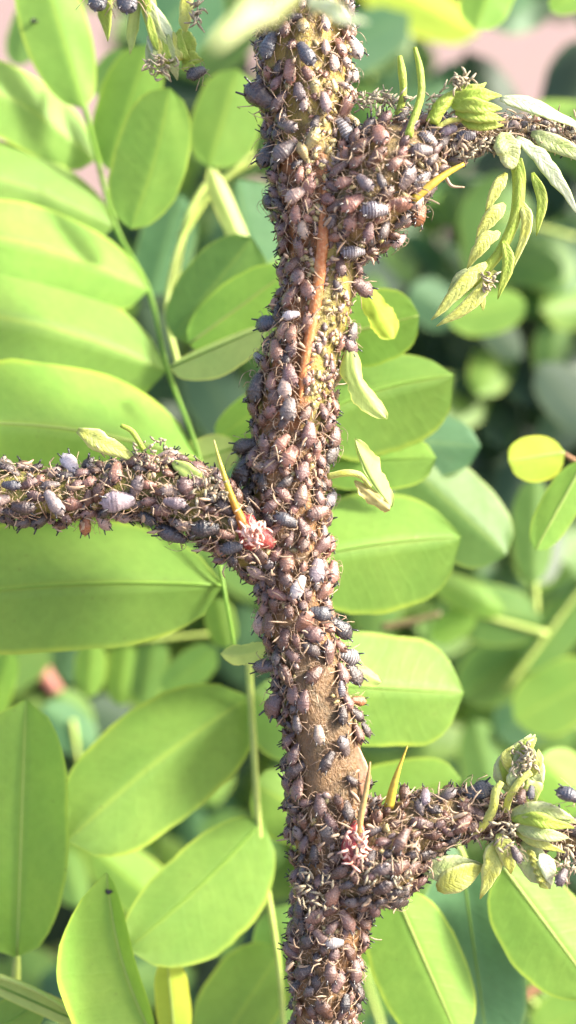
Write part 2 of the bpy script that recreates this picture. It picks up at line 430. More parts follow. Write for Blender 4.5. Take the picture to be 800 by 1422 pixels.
# ------------------------------------------------------------------ ground
def ground():
    m, n, l = nodes('soil')
    tc = new(n, 'ShaderNodeTexCoord')
    a = noisen(n, l, tc.outputs['Object'], .035, 5, .6)
    b = noisen(n, l, tc.outputs['Object'], .5, 5, .65)
    c = mixc(n, l, ramp(n, l, a, [(.35, 0.), (.65, 1.)]), (.17, .105, .10), (.15, .105, .09))
    c = mixc(n, l, mathn(n, l, 'MULTIPLY', ramp(n, l, b, [(.5, 0.), (.7, 1.)]), .5), c, (.22, .17, .155))
    p = new(n, 'ShaderNodeBsdfPrincipled'); l.new(c, p.inputs['Base Color']); p.inputs['Roughness'].default_value = .95
    bm = new(n, 'ShaderNodeBump'); bm.inputs['Strength'].default_value = .5; bm.inputs['Distance'].default_value = .5
    l.new(b, bm.inputs['Height']); l.new(bm.outputs[0], p.inputs['Normal'])
    finish(m, n, l, p.outputs[0])
    mb = MB(); vs, fs = [], []
    # graded grid: fine near the plant, coarse to the horizon
    g = [-9000, -3000, -900, -300] + [-150 + 10 * i for i in range(46)] + [330, 480, 900, 3000, 9000]
    gx = [-9000, -3000, -900, -300] + [-200 + 10 * i for i in range(41)] + [300, 900, 3000, 9000]
    for y in g:
        for x in gx:
            near = abs(x) < 250 and -160 < y < 310
            vs.append((x, y, .8 * noise.noise(Vector((x, y, 0)) * .06) if near else -.2))
    w = len(gx)
    for i in range(len(g) - 1):
        for j in range(w - 1):
            fs.append((i * w + j, i * w + j + 1, (i + 1) * w + j + 1, (i + 1) * w + j))
    mb.add(vs, fs)
    o = link('ground', mb.mesh('ground', m)); tag(o, 'pinkish brown bare soil seen out of focus between the leaves', kind='structure')
ground()

# ------------------------------------------------------------------ the infested shoot
MAIN = [(424, -90, 0, 52), (424, 40, 0, 55), (424, 130, 0, 55), (434, 210, 0, 52), (445, 290, 0, 56), (448, 360, 0, 48), (436, 430, 0, 46),
        (421, 500, 0, 47), (408, 570, 0, 49), (400, 640, 0, 46), (400, 710, 0, 46), (404, 780, 0, 44), (412, 850, 0, 40), (428, 920, 0, 44),
        (443, 980, 0, 45), (454, 1050, 0, 49), (459, 1120, 0, 51), (464, 1190, 0, 50), (459, 1270, 0, 46), (452, 1350, 0, 40), (447, 1500, 0, 38)]
UPPER = [(446, 345, -.05, 34), (496, 294, -.2, 55), (546, 232, -.28, 55), (600, 202, -.22, 32), (650, 190, -.15, 20), (705, 182, -.1, 13), (760, 184, 0, 11), (860, 205, .1, 11)]
LEFT = [(404, 790, 0, 36), (352, 752, -.1, 38), (300, 712, -.15, 40), (235, 680, -.15, 40), (170, 678, -.12, 32), (90, 688, -.06, 30), (0, 683, 0, 32), (-110, 690, .05, 30)]
LOWER = [(455, 1225, 0, 36), (514, 1196, -.15, 62), (572, 1152, -.2, 40), (640, 1132, -.2, 26), (705, 1135, -.15, 22), (765, 1155, -.1, 18), (860, 1185, .05, 14)]
def build_path(tab, n=14):
    pts = smooth_path([S(a, b, c) for a, b, c, _ in tab], n)
    rad = smooth_path([Vector((h / 100, 0, 0)) for *_, h in tab], n)
    return pts, [r.x for r in rad]
TUBES = {'stem': build_path(MAIN), 'upper': build_path(UPPER), 'left': build_path(LEFT), 'lower': build_path(LOWER)}
def topx(v):
    k = DIST / (DIST + v[1]); return 400 + v[0] * k * 100, 711 - v[2] * k * 100
def bark_tint(px, py, zone):
    if zone == 'stem':
        if 895 < py < 1125: return (.155, .088, .036)
        if 215 < py < 600:
            mid = 450 - (py - 260) * .10
            return (.30, .10, .025) if px < mid + 8 else (.27, .235, .04)
        if py < 215: return (.38, .28, .05)
        return (.25, .12, .04)
    if zone == 'left': return (.26, .25, .04)
    if zone == 'lower': return (.20, .14, .045)
    return (.26, .18, .06)
shoot = empty('locust_shoot', TUBES['stem'][0][-1])
tag(shoot, 'upright brown locust shoot crowded with dark aphids, three side shoots and red-based thorns', 'plant shoot')
def stem_tube(name, zone, ns=30):
    pts, rad = TUBES[zone]; mb = MB(); vs, fs, ts, us = [], [], [], []
    n = len(pts)
    for i, p in enumerate(pts):
        T = (pts[min(i + 1, n - 1)] - pts[max(i - 1, 0)]).normalized()
        a = Vector((0, -1, 0)); a = (a - T * a.dot(T)).normalized(); b = T.cross(a)
        for k in range(ns):
            an = 2 * math.pi * k / ns
            q = a * math.cos(an) + b * math.sin(an)
            h = 1 + .05 * math.cos(an * 5 + i * .02) + .07 * noise.noise((p * .5 + q) * 1.7) + .05 * noise.noise((p + q) * 4.5)
            v = p + q * rad[i] * h
            vs.append(v); us.append(i / n); x, y = topx(v); ts.append(bark_tint(x + 8 * noise.noise(v * 4), y + 14 * noise.noise(v * 3), zone))
    for i in range(n - 1):
        for k in range(ns):
            fs.append((i * ns + k, i * ns + (k + 1) % ns, (i + 1) * ns + (k + 1) % ns, (i + 1) * ns + k))
    mb.add(vs, fs, 0, us, None, ts)
    return part(name, mb, BARK, shoot, tint=True)
stem_o = stem_tube('stem', 'stem'); up_o = stem_tube('side_shoot', 'upper', 20); le_o = stem_tube('side_shoot', 'left', 20); lo_o = stem_tube('side_shoot', 'lower', 20)

def surf(px, py, only=None):
    """nearest shoot surface behind px,py: point, outward normal, shoot direction, zone (stage coords)"""
    best = None
    for zone, (pts, rad) in TUBES.items():
        if only and zone != only: continue
        bi, bd = 0, 1e9
        for i, p in enumerate(pts):
            x, y = topx(p); d = math.hypot(x - px, y - py) / 100 / rad[i]
            if d < bd: bd, bi = d, i
        p, r = pts[bi], rad[bi]
        T = (pts[min(bi + 1, len(pts) - 1)] - pts[max(bi - 1, 0)]).normalized()
        q = S(px, py, p.y) - p; q -= T * q.dot(T); dd = q.length
        h = math.sqrt(max(r * r - dd * dd, 0))
        s = min(dd / r, 1.0)
        nrm = (q.normalized() * s + Vector((0, -1, 0)) * math.sqrt(max(1 - s * s, .02))).normalized() if dd > 1e-4 else Vector((0, -1, 0))
        pt = S(px, py, p.y - h) if dd < r * 1.08 else p + q.normalized() * r * 1.08
        score = (max(0, bd - 1) * 10, pt.y)
        if best is None or score < best[0]: best = (score, pt, nrm, T, zone)
    return best[1:]

def spart(name, mb, mat, label=None, **kw):
    o = part(name, mb, mat, shoot, **kw)
    if label: o['label'] = label
    return o
def onstem(pts, off=.02):
    out = []
    for x, y in pts:
        p, n, t, z = surf(x, y); out.append(p + n * off)
    return out
# orange ridge that runs down the bare strip
spart('bark_ridge', loft(MB(), smooth_path(onstem([(452, 235), (450, 300), (446, 360), (438, 420), (429, 470), (420, 520), (416, 560)], .03), 7),
      [.015, .07, .085, .08, .07, .055, .015], [.01, .06, .07, .065, .06, .05, .01], ns=10, bump=.22, bscale=5), RIDGE, 'orange bark ridge on the bare strip')
# peeling flaps at the bare patch and the lower joint
spart('bark_flap', blade([(490, 1030, -.30), (503, 1068, -.34), (506, 1118, -.42)], 9, .25, bump=.35), FLAP)
spart('bark_flap', blade([(508, 1205, -.72), (528, 1190, -.72), (542, 1186, -.62)], 16, .3, bump=.15), FLAP, 'smooth pink bark flap beside the lower thorn')
# thorns with galls
def crust(cx, cy, rx, ry, n, d, seed):
    rr = random.Random(seed); mb = MB()
    for _ in range(n):
        a = rr.random() * 6.283; q = rr.random() ** .6
        x, y = cx + .85 * rx * q * math.cos(a), cy + .85 * ry * q * math.sin(a)
        z = d + rr.uniform(-.08, .05)
        b = rr.random() * 6.283; L = rr.uniform(7, 17)
        pts = PX([(x, y, z), (x + L * .5 * math.cos(b), y + L * .5 * math.sin(b), z - rr.uniform(.02, .1)), (x + L * math.cos(b + rr.uniform(-1, 1)), y + L * math.sin(b + rr.uniform(-1, 1)), z - rr.uniform(-.03, .06))])
        loft(mb, smooth_path(pts, 3), [.010, .016, .017, .008], ns=5, bump=.5, bscale=14)
    return mb
t1 = spart('thorn', tube(PX([(297, 611, -.75), (305, 640, -.72), (318, 680, -.68), (335, 722, -.6), (352, 758, -.5)]), [.010, .022, .035, .05, .075, .11], ns=12, n=9, bump=.12), THORN_RED, 'long yellow thorn rising from a red crusted base')
g1 = spart('gall', loft(MB(), smooth_path(PX([(328, 712, -.5), (350, 740, -.5), (380, 758, -.45)]), 6), [.05, .17, .22, .20, .06], [.05, .11, .13, .12, .05], ns=16, bump=.55, bscale=4, side=(.7, 0, .7)), RED, 'red swollen patch at the thorn base')
part('crust', crust(352, 742, 20, 17, 46, -.72, 3), CRUST, g1)
t2 = spart('thorn', tube(PX([(514, 1058, -.78), (509, 1095, -.76), (501, 1135, -.74), (496, 1190, -.66)]), [.012, .035, .042, .042, .04], ns=9, n=7, bump=.08), THORN_TAN, 'thin tan thorn above the pink crusted base')
g2 = spart('gall', loft(MB(), smooth_path(PX([(497, 1140, -.55), (494, 1180, -.6), (490, 1215, -.52)]), 6), [.05, .17, .19, .15, .05], [.05, .12, .14, .12, .04], ns=14, bump=.3, bscale=4, side=(1, 0, 0)), RED, 'red swollen base of the thin thorn')
part('crust', crust(496, 1178, 17, 36, 52, -.74, 5), CRUST, g2)
spart('thorn', tube(PX([(566, 1036, -.5), (556, 1062, -.5), (547, 1090, -.48), (540, 1120, -.4)]), [.008, .022, .04, .055, .07], ns=9, n=6, bump=.15), THORN, 'short yellow thorn on the lower side shoot')

# --- young growth of the upper side shoot
spart('tendril', tube(PX([(555, 78, -.5), (558, 100, -.5), (560, 130, -.45), (552, 165, -.4)]), [.035, .055, .05, .055], bump=.15), LIME)
spart('tendril', tube(PX([(576, 66, -.7), (583, 95, -.7), (585, 128, -.72), (577, 158, -.75), (566, 190, -.78)]), [.03, .05, .05, .055, .06], bump=.12), LIME)
spart('tendril', tube(PX([(600, 172, -.6), (612, 148, -.6), (632, 133, -.55), (655, 132, -.5)]), [.10, .10, .09, .08], bump=.15), LIME)
spart('tendril', tube(PX([(606, 178, -.62), (624, 168, -.62), (643, 166, -.55)]), [.03, .04, .03], bump=.15), YELLOW)
bud = spart('leaf_bud', blade([(622, 134, -.55), (650, 128, -.6), (676, 116, -.55)], 11, .5), LIME, 'fan of folded lime leaflets')
for p, w in (([(624, 138, -.6), (660, 134, -.68), (695, 134, -.6)], 12), ([(628, 146, -.62), (664, 148, -.72), (698, 151, -.62)], 11), ([(632, 156, -.6), (666, 161, -.7), (702, 166, -.6)], 10), ([(636, 164, -.55), (668, 173, -.62), (700, 174, -.52)], 9)):
    part('leaflet', blade(p, w, .55), LIME, bud)
part('scurf', crust(640, 112, 18, 9, 30, -.65, 8), CREAM, bud)
spart('young_leaf', blade([(694, 137, -.35), (730, 144, -.4), (770, 160, -.4), (822, 184, -.3)], 11, .22), WHITE, 'long leaflet coloured overexposed white')  # sun-blown highlight put into the leaflet's colour
spart('young_leaf', blade([(718, 192, -.4), (748, 216, -.45), (775, 250, -.42), (806, 300, -.35)], 11, .25), WHITE, 'long drooping leaflet coloured overexposed white with lime edge')
spart('young_leaf', blade([(738, 186, -.3), (775, 202, -.34), (830, 226, -.3)], 13, .35), PALE)
spart('bud_scale', blade([(703, 184, -.42), (707, 210, -.48), (714, 236, -.4)], 19, .4), PALE, 'pale drop shaped bud scale')
pend = spart('young_leaf', tube(PX([(716, 222, -.3), (721, 250, -.3), (716, 300, -.28), (697, 345, -.25), (676, 372, -.22), (655, 396, -.2)]), [.09, .10, .08, .075, .08, .06], ns=9, n=7, bump=.08), LIME, 'hanging unopened yellow-green leaf with finger leaflets')
for p, w, mt in (([(703, 240, -.34), (690, 262, -.38), (673, 300, -.32)], 9, YELLOW), ([(700, 283, -.34), (682, 302, -.38), (659, 336, -.32)], 11, YELLOW), ([(692, 322, -.32), (670, 338, -.36), (649, 372, -.3)], 11, YELLOW),
                 ([(723, 278, -.34), (732, 310, -.36), (711, 378, -.32)], 8, YELLOW), ([(699, 335, -.32), (706, 368, -.34), (691, 416, -.3)], 8, LIME),
                 ([(676, 366, -.28), (640, 398, -.34), (600, 446, -.3)], 11, YELLOW), ([(688, 376, -.28), (655, 420, -.32), (606, 454, -.28)], 10, YELLOW), ([(668, 372, -.2), (640, 385, -.24), (618, 418, -.2)], 8, PALE),
                 ([(740, 240, -.3), (752, 280, -.32), (745, 328, -.3)], 8, LIME), ([(672, 408, -.24), (671, 420, -.24), (671, 432, -.22)], 4, YELLOW)):
    part('leaflet', blade(p, w, .55), mt, pend)
part('scurf', crust(676, 388, 14, 10, 16, -.3, 14), CREAM, pend)
spart('dead_petiole', tube(PX([(572, 278, -.62), (600, 256, -.6), (622, 240, -.55), (644, 228, -.5)]), [.07, .06, .05, .03], bump=.15), THORN, 'broken yellow petiole stub')
spart('dead_petiole', tube(PX([(618, 244, -.52), (627, 258, -.52), (645, 260, -.5)]), [.03, .025, .012], bump=.2), SKIN)
# --- young growth of the left side shoot
spart('young_leaf', blade([(108, 598, -.35), (145, 617, -.4), (194, 640, -.36)], 14, .5, bump=.08), YELLOW, 'pale yellow folded leaflet above the left side shoot')
spart('tendril', tube(PX([(168, 591, -.4), (184, 600, -.42), (200, 626, -.4)]), [.03, .04, .04], bump=.1), LIME)
spart('bud_scale', blade([(240, 640, -.5), (268, 660, -.55), (290, 668, -.5)], 11, .5), PETIOLE)
# --- young growth of the lower side shoot
spart('young_leaf', blade([(582, 1206, -.4), (625, 1206, -.48), (672, 1200, -.4)], 18, .22), PALE)
spart('young_leaf', blade([(606, 1232, -.48), (640, 1220, -.54), (672, 1202, -.46)], 18, .22), YELLOW, 'cupped cream and yellow leaflet under the lower side shoot')
spart('young_leaf', blade([(694, 1162, -.5), (684, 1200, -.54), (668, 1248, -.46)], 15, .35), YELLOW)
spart('young_leaf', blade([(690, 1158, -.55), (704, 1185, -.6), (710, 1214, -.5)], 13, .4), YELLOW)
bd = spart('leaf_bud', blade([(718, 1104, -.3), (700, 1068, -.36), (740, 1018, -.3)], 16, .5, bump=.12), PALE, 'upright closed bud crusted with aphids')
for p, w, mt in (([(728, 1100, -.36), (722, 1062, -.44), (742, 1020, -.36)], 14, PALE), ([(706, 1090, -.36), (702, 1058, -.44), (716, 1038, -.4)], 9, LIME), ([(742, 1098, -.34), (746, 1070, -.4), (741, 1040, -.34)], 11, PALE), ([(736, 1118, -.34), (740, 1092, -.4), (742, 1078, -.36)], 14, PETIOLE)):
    part('bud_scale', blade(p, w, .5), mt, bd)
for p, w, mt in (([(712, 1076, -.42), (703, 1052, -.48), (712, 1036, -.42)], 8, YELLOW), ([(722, 1052, -.46), (734, 1034, -.5), (746, 1024, -.42)], 8, LIME), ([(738, 1078, -.44), (748, 1056, -.48), (748, 1040, -.4)], 7, YELLOW), ([(716, 1100, -.48), (712, 1080, -.52), (722, 1062, -.46)], 8, PALE)):
    part('bud_scale', blade(p, w, .45), mt, bd)
part('scurf', crust(728, 1058, 24, 30, 40, -.5, 21), CREAM, bd)
spart('tendril', tube(PX([(697, 1086, -.55), (688, 1100, -.58), (684, 1125, -.55), (668, 1146, -.45), (652, 1152, -.4)]), [.04, .06, .06, .08, .09], bump=.1), YELLOW)
spart('tendril', tube(PX([(737, 1072, -.55), (722, 1084, -.58), (708, 1106, -.55), (702, 1126, -.45)]), [.05, .05, .05, .05], bump=.1), YELLOW)
fan = spart('leaf_bud', blade([(708, 1132, -.5), (752, 1132, -.6), (798, 1142, -.5)], 19, .35), PALE, 'fan of pale ridged leaflets at the end of the lower side shoot')
for p, w, mt in (([(710, 1130, -.55), (752, 1124, -.66), (796, 1138, -.56)], 12, PALE), ([(712, 1138, -.56), (755, 1140, -.7), (796, 1150, -.58)], 11, LIME), ([(714, 1148, -.55), (755, 1158, -.68), (790, 1164, -.56)], 11, PALE), ([(716, 1156, -.5), (750, 1172, -.6), (786, 1184, -.5)], 7, YELLOW)):
    part('leaflet', blade(p, w, .55), mt, fan)
lowleaf = spart('young_leaf', blade([(728, 1166, -.45), (742, 1200, -.52), (764, 1236, -.45)], 20, .25), PALE, 'toothed pale leaflet with a white middle')
part('white_patch', blade([(752, 1186, -.58), (760, 1206, -.62), (766, 1230, -.56)], 11, .3), WHITE, lowleaf)  # white blade laid over the leaflet's middle
for i in range(6):
    y = 1182 + i * 9
    part('tooth', blade([(732 + i * 3.2, y, -.56), (738 + i * 3.2, y + 3, -.6), (745 + i * 3.4, y + 8, -.58)], 4, .5), YELLOW, lowleaf)
# --- withered leaflets by the stem
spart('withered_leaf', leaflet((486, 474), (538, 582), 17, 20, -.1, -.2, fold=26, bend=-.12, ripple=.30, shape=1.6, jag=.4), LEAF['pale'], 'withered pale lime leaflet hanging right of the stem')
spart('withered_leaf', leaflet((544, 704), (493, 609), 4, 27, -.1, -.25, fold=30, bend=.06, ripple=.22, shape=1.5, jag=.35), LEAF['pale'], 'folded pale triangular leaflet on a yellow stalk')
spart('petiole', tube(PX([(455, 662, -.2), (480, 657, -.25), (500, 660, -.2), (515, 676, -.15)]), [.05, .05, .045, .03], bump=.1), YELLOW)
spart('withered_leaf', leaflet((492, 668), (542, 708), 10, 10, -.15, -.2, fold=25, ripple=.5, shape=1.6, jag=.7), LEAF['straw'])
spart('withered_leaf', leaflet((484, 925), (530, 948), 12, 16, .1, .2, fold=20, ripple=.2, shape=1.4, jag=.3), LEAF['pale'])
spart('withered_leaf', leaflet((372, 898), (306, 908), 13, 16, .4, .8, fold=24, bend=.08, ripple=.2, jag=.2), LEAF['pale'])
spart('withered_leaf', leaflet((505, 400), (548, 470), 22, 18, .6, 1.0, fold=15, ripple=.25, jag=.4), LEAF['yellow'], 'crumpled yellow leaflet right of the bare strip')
# the shoot's youngest leaf bends towards the camera at the very top, far out of focus
yl = spart('young_leaf', tube(PX([(424, -60, 0), (420, -40, -2.5), (405, -10, -5), (372, 14, -7), (330, 38, -8), (296, 66, -8.4)]), [.08, .08, .08, .07, .06, .03], n=6), PALE, 'pale young leaf bending towards the viewer at the top')
for p, w in (([(424, -10, -5), (390, 10, -6.6), (345, 34, -7.6)], 17), ([(360, 10, -7), (328, 30, -8), (292, 62, -8.6)], 13), ([(392, -30, -5.5), (360, -8, -6.8), (330, 8, -7.5)], 14)):
    part('leaflet', blade(p, w, .3, side=Vector((.6, 0, .8))), PALE if w > 13.5 else WHITE, yl)
for p, w in (([(440, 6, -4), (478, 26, -5), (512, 32, -5.4)], 9), ([(430, 0, -3.4), (455, 8, -4.4), (480, 8, -4.8)], 10)):
    part('leaflet', blade(p, w, .4), WHITE, yl)
# ------------------------------------------------------------------ aphids
RINGS = [(-.50, .012, .012, .05), (-.475, .03, .03, .045), (-.43, .045, .045, .04), (-.415, .12, .10, .035), (-.37, .185, .15, .03), (-.365, .19, .155, .03), (-.31, .232, .19, .03), (-.26, .25, .21, .03), (-.255, .245, .215, .03),
         (-.20, .268, .232, .035), (-.155, .268, .235, .035), (-.15, .277, .243, .035), (-.09, .285, .25, .035), (-.045, .272, .242, .035), (-.04, .278, .246, .035), (.02, .27, .235, .03), (.07, .245, .215, .025), (.10, .235, .205, .02),
         (.17, .235, .20, .015), (.215, .218, .18, .005), (.235, .222, .18, 0), (.28, .208, .165, -.005), (.315, .178, .142, -.012), (.335, .176, .14, -.016), (.38, .172, .13, -.02), (.42, .155, .112, -.028), (.455, .115, .085, -.035), (.475, .02, .02, -.045)]
def body(mb, ns=14, rings=RINGS, tint=(1, 1, 1), eyes=True):
    vs, fs = [], []
    for x, w, h, zc in rings:
        for k in range(ns):
            a = 2 * math.pi * k / ns
            c, s = math.cos(a), math.sin(a)
            hh = h if s > 0 else h * .72
            lump = 1 + .05 * math.cos(3 * a + x * 9) * (1 if abs(c) > .6 else .4)
            vs.append((x, c * w * lump, zc + s * hh * (1 + .03 * math.cos(6 * a))))
    n = len(rings)
    for i in range(n - 1):
        for k in range(ns):
            fs.append((i * ns + k, (i + 1) * ns + k, (i + 1) * ns + (k + 1) % ns, i * ns + (k + 1) % ns))
    vs += [(rings[0][0] - .004, 0, rings[0][3]), (rings[-1][0] + .006, 0, rings[-1][3])]
    for k in range(ns):
        fs.append((len(vs) - 2, k, (k + 1) % ns)); fs.append((len(vs) - 1, (n - 1) * ns + (k + 1) % ns, (n - 1) * ns + k))
    mb.add(vs, fs, 0, None, None, tint)
    if eyes:
        for sy in (-1, 1):
            loft(mb, [Vector((.385, sy * (.145 + .011 * i), .012 + .003 * i)) for i in range(4)], [.022, .028, .022, .006], ns=6, mi=1)
    return mb
def leg_paths(rr):
    out = []
    for (x, kx, fx, ky, fy) in ((.29, .40, .50, .26, .38), (.20, .14, .06, .32, .52), (.10, -.14, -.42, .32, .50)):
        for sy in (-1, 1):
            j = lambda s: rr.uniform(-s, s)
            out.append([Vector((x, sy * .13, -.06)), Vector(((x + kx) / 2 + j(.03), sy * (.13 + ky) / 2, .0 + j(.04))), Vector((kx + j(.06), sy * (ky + j(.05)), .10 + j(.10))),
                        Vector(((kx + fx) / 2 + j(.05), sy * (ky + fy) / 2, -.03 + j(.05))), Vector((fx + j(.12), sy * (fy + j(.08)), -.17 + j(.05))), Vector((fx + .05 + j(.08), sy * (fy + .05), -.19))])
    return out
def antenna_paths(rr):
    out = []
    for sy in (-1, 1):
        a = rr.uniform(-.1, .1)
        out.append([Vector((.45, sy * .06, .02)), Vector((.52, sy * .16, .10)), Vector((.40, sy * (.30 + a), .20)), Vector((.20, sy * (.38 + a), .22)), Vector((-.02, sy * (.40 + a * 1.4), .18))])
    return out
def cornicle_paths():
    return [[Vector((-.27, sy * .15, .16)), Vector((-.36, sy * .175, .235)), Vector((-.47, sy * .21, .30))] for sy in (-1, 1)]
LEG_R = [.016, .017, .014, .012, .011, .010, .007]
def limb(path, rads, ns=5, n=3): return loft(MB(), smooth_path(path, n), rads, ns=ns)
def kneed(p):
    a, k, f, e = p[0], p[2], p[4], p[5]
    return [a, a.lerp(k, .5), k - (k - a) * .08, k + (f - k) * .08, k.lerp(f, .5), f, e]
VARS = []
for k in range(6):
    rr = random.Random(100 + k); LP, AP = leg_paths(rr), antenna_paths(rr)
    v = {'body': body(MB()).mesh('aphid_body', [APHID, DARK]),
         'leg': [loft(MB(), kneed(p), LEG_R, ns=5).mesh('leg', LEG) for p in LP],
         'antenna': [limb(p, [.013, .011, .009, .008, .006], 4).mesh('antenna', LEG) for p in AP],
         'cornicle': [limb(p, [.034, .030, .024], 6, 2).mesh('cornicle', DARK) for p in cornicle_paths()]}
    w = body(MB(), 12)
    for p in LP: loft(w, kneed(p), LEG_R, ns=5, mi=2)
    for p in AP: loft(w, smooth_path(p, 3), [.013, .011, .009, .008, .006], ns=4, mi=2)
    for p in cornicle_paths(): loft(w, smooth_path(p, 2), [.034, .030, .024], ns=6, mi=1)
    v['whole'] = w.mesh('aphid_whole', [APHID, DARK, LEG])
    v['paths'] = (LP, AP)
    VARS.append(v)

def frame(n, img_angle, pitch):
    a = R(img_angle); h = Vector((math.cos(a), 0, math.sin(a)))
    h = h - n * h.dot(n)
    if h.length < .15: h = n.orthogonal()
    h.normalize(); p = R(pitch)
    X = (h * math.cos(p) - n * math.sin(p)).normalized(); Z = (n * math.cos(p) + h * math.sin(p)).normalized()
    return X, Z.cross(X), Z
# hue key -> (albedo, waxy bars, word)
HUES = {'pink': ((.23, .11, .075), 0), 'mauve': ((.14, .075, .062), 0), 'brown': ((.105, .047, .026), 0), 'char': ((.038, .025, .021), 0), 'grey': ((.115, .09, .082), 0), 'lilac': ((.24, .19, .20), .0),
        'amber': ((.26, .10, .035), 0), 'slate': ((.042, .045, .056), .04), 'black': ((.014, .015, .018), 0), 'pale': ((.33, .235, .19), .06), 'bars': ((.10, .085, .088), .42), 'olive': ((.34, .27, .10), 0), 'white': ((.42, .36, .33), .2), 'red': ((.22, .05, .045), 0)}
protos = {}
def prototype(k):
    v = VARS[k]
    root = bpy.data.objects.new('aphid', v['body'])
    kids = [(nm, me) for nm in ('leg', 'antenna', 'cornicle') for me in v[nm]]
    protos[k] = (root, [bpy.data.objects.new(nm, me) for nm, me in kids])
    return protos[k]
used = set()
def put_aphid(pos, n, img_angle, pitch, L, hue, k, parts, rr, lift=.17):
    X, Y, Z = frame(n, img_angle, pitch)
    s = L / 100
    p = pos + n * (s * lift)
    M = Matrix.Identity(4)
    wd = s * rr.uniform(.80, 1.14); ht = s * rr.uniform(.72, .95)
    for c, (ax, q) in enumerate(((X, s), (Y, wd), (Z, ht))):
        a = D(ax) * q
        for r in range(3): M[r][c] = a[r]
    M.translation = W(p)
    col, bars = HUES[hue]; j = rr.uniform(.75, 1.22)
    if parts:
        root, kids = protos[k] if k in protos else prototype(k)
        if k in used: o = root.copy(); ch = [c.copy() for c in kids]
        else: o, ch = root, kids; used.add(k)
        COL.objects.link(o)
        for c in ch:
            COL.objects.link(c); c.parent = o
    else:
        o = bpy.data.objects.new('aphid', VARS[k]['whole']); COL.objects.link(o)
    o.matrix_world = M
    o.color = (col[0] * j, col[1] * j * rr.uniform(.94, 1.06), col[2] * j * rr.uniform(.92, 1.08), 1)
    o['waxy_bars'] = float(bars)
    return o, p

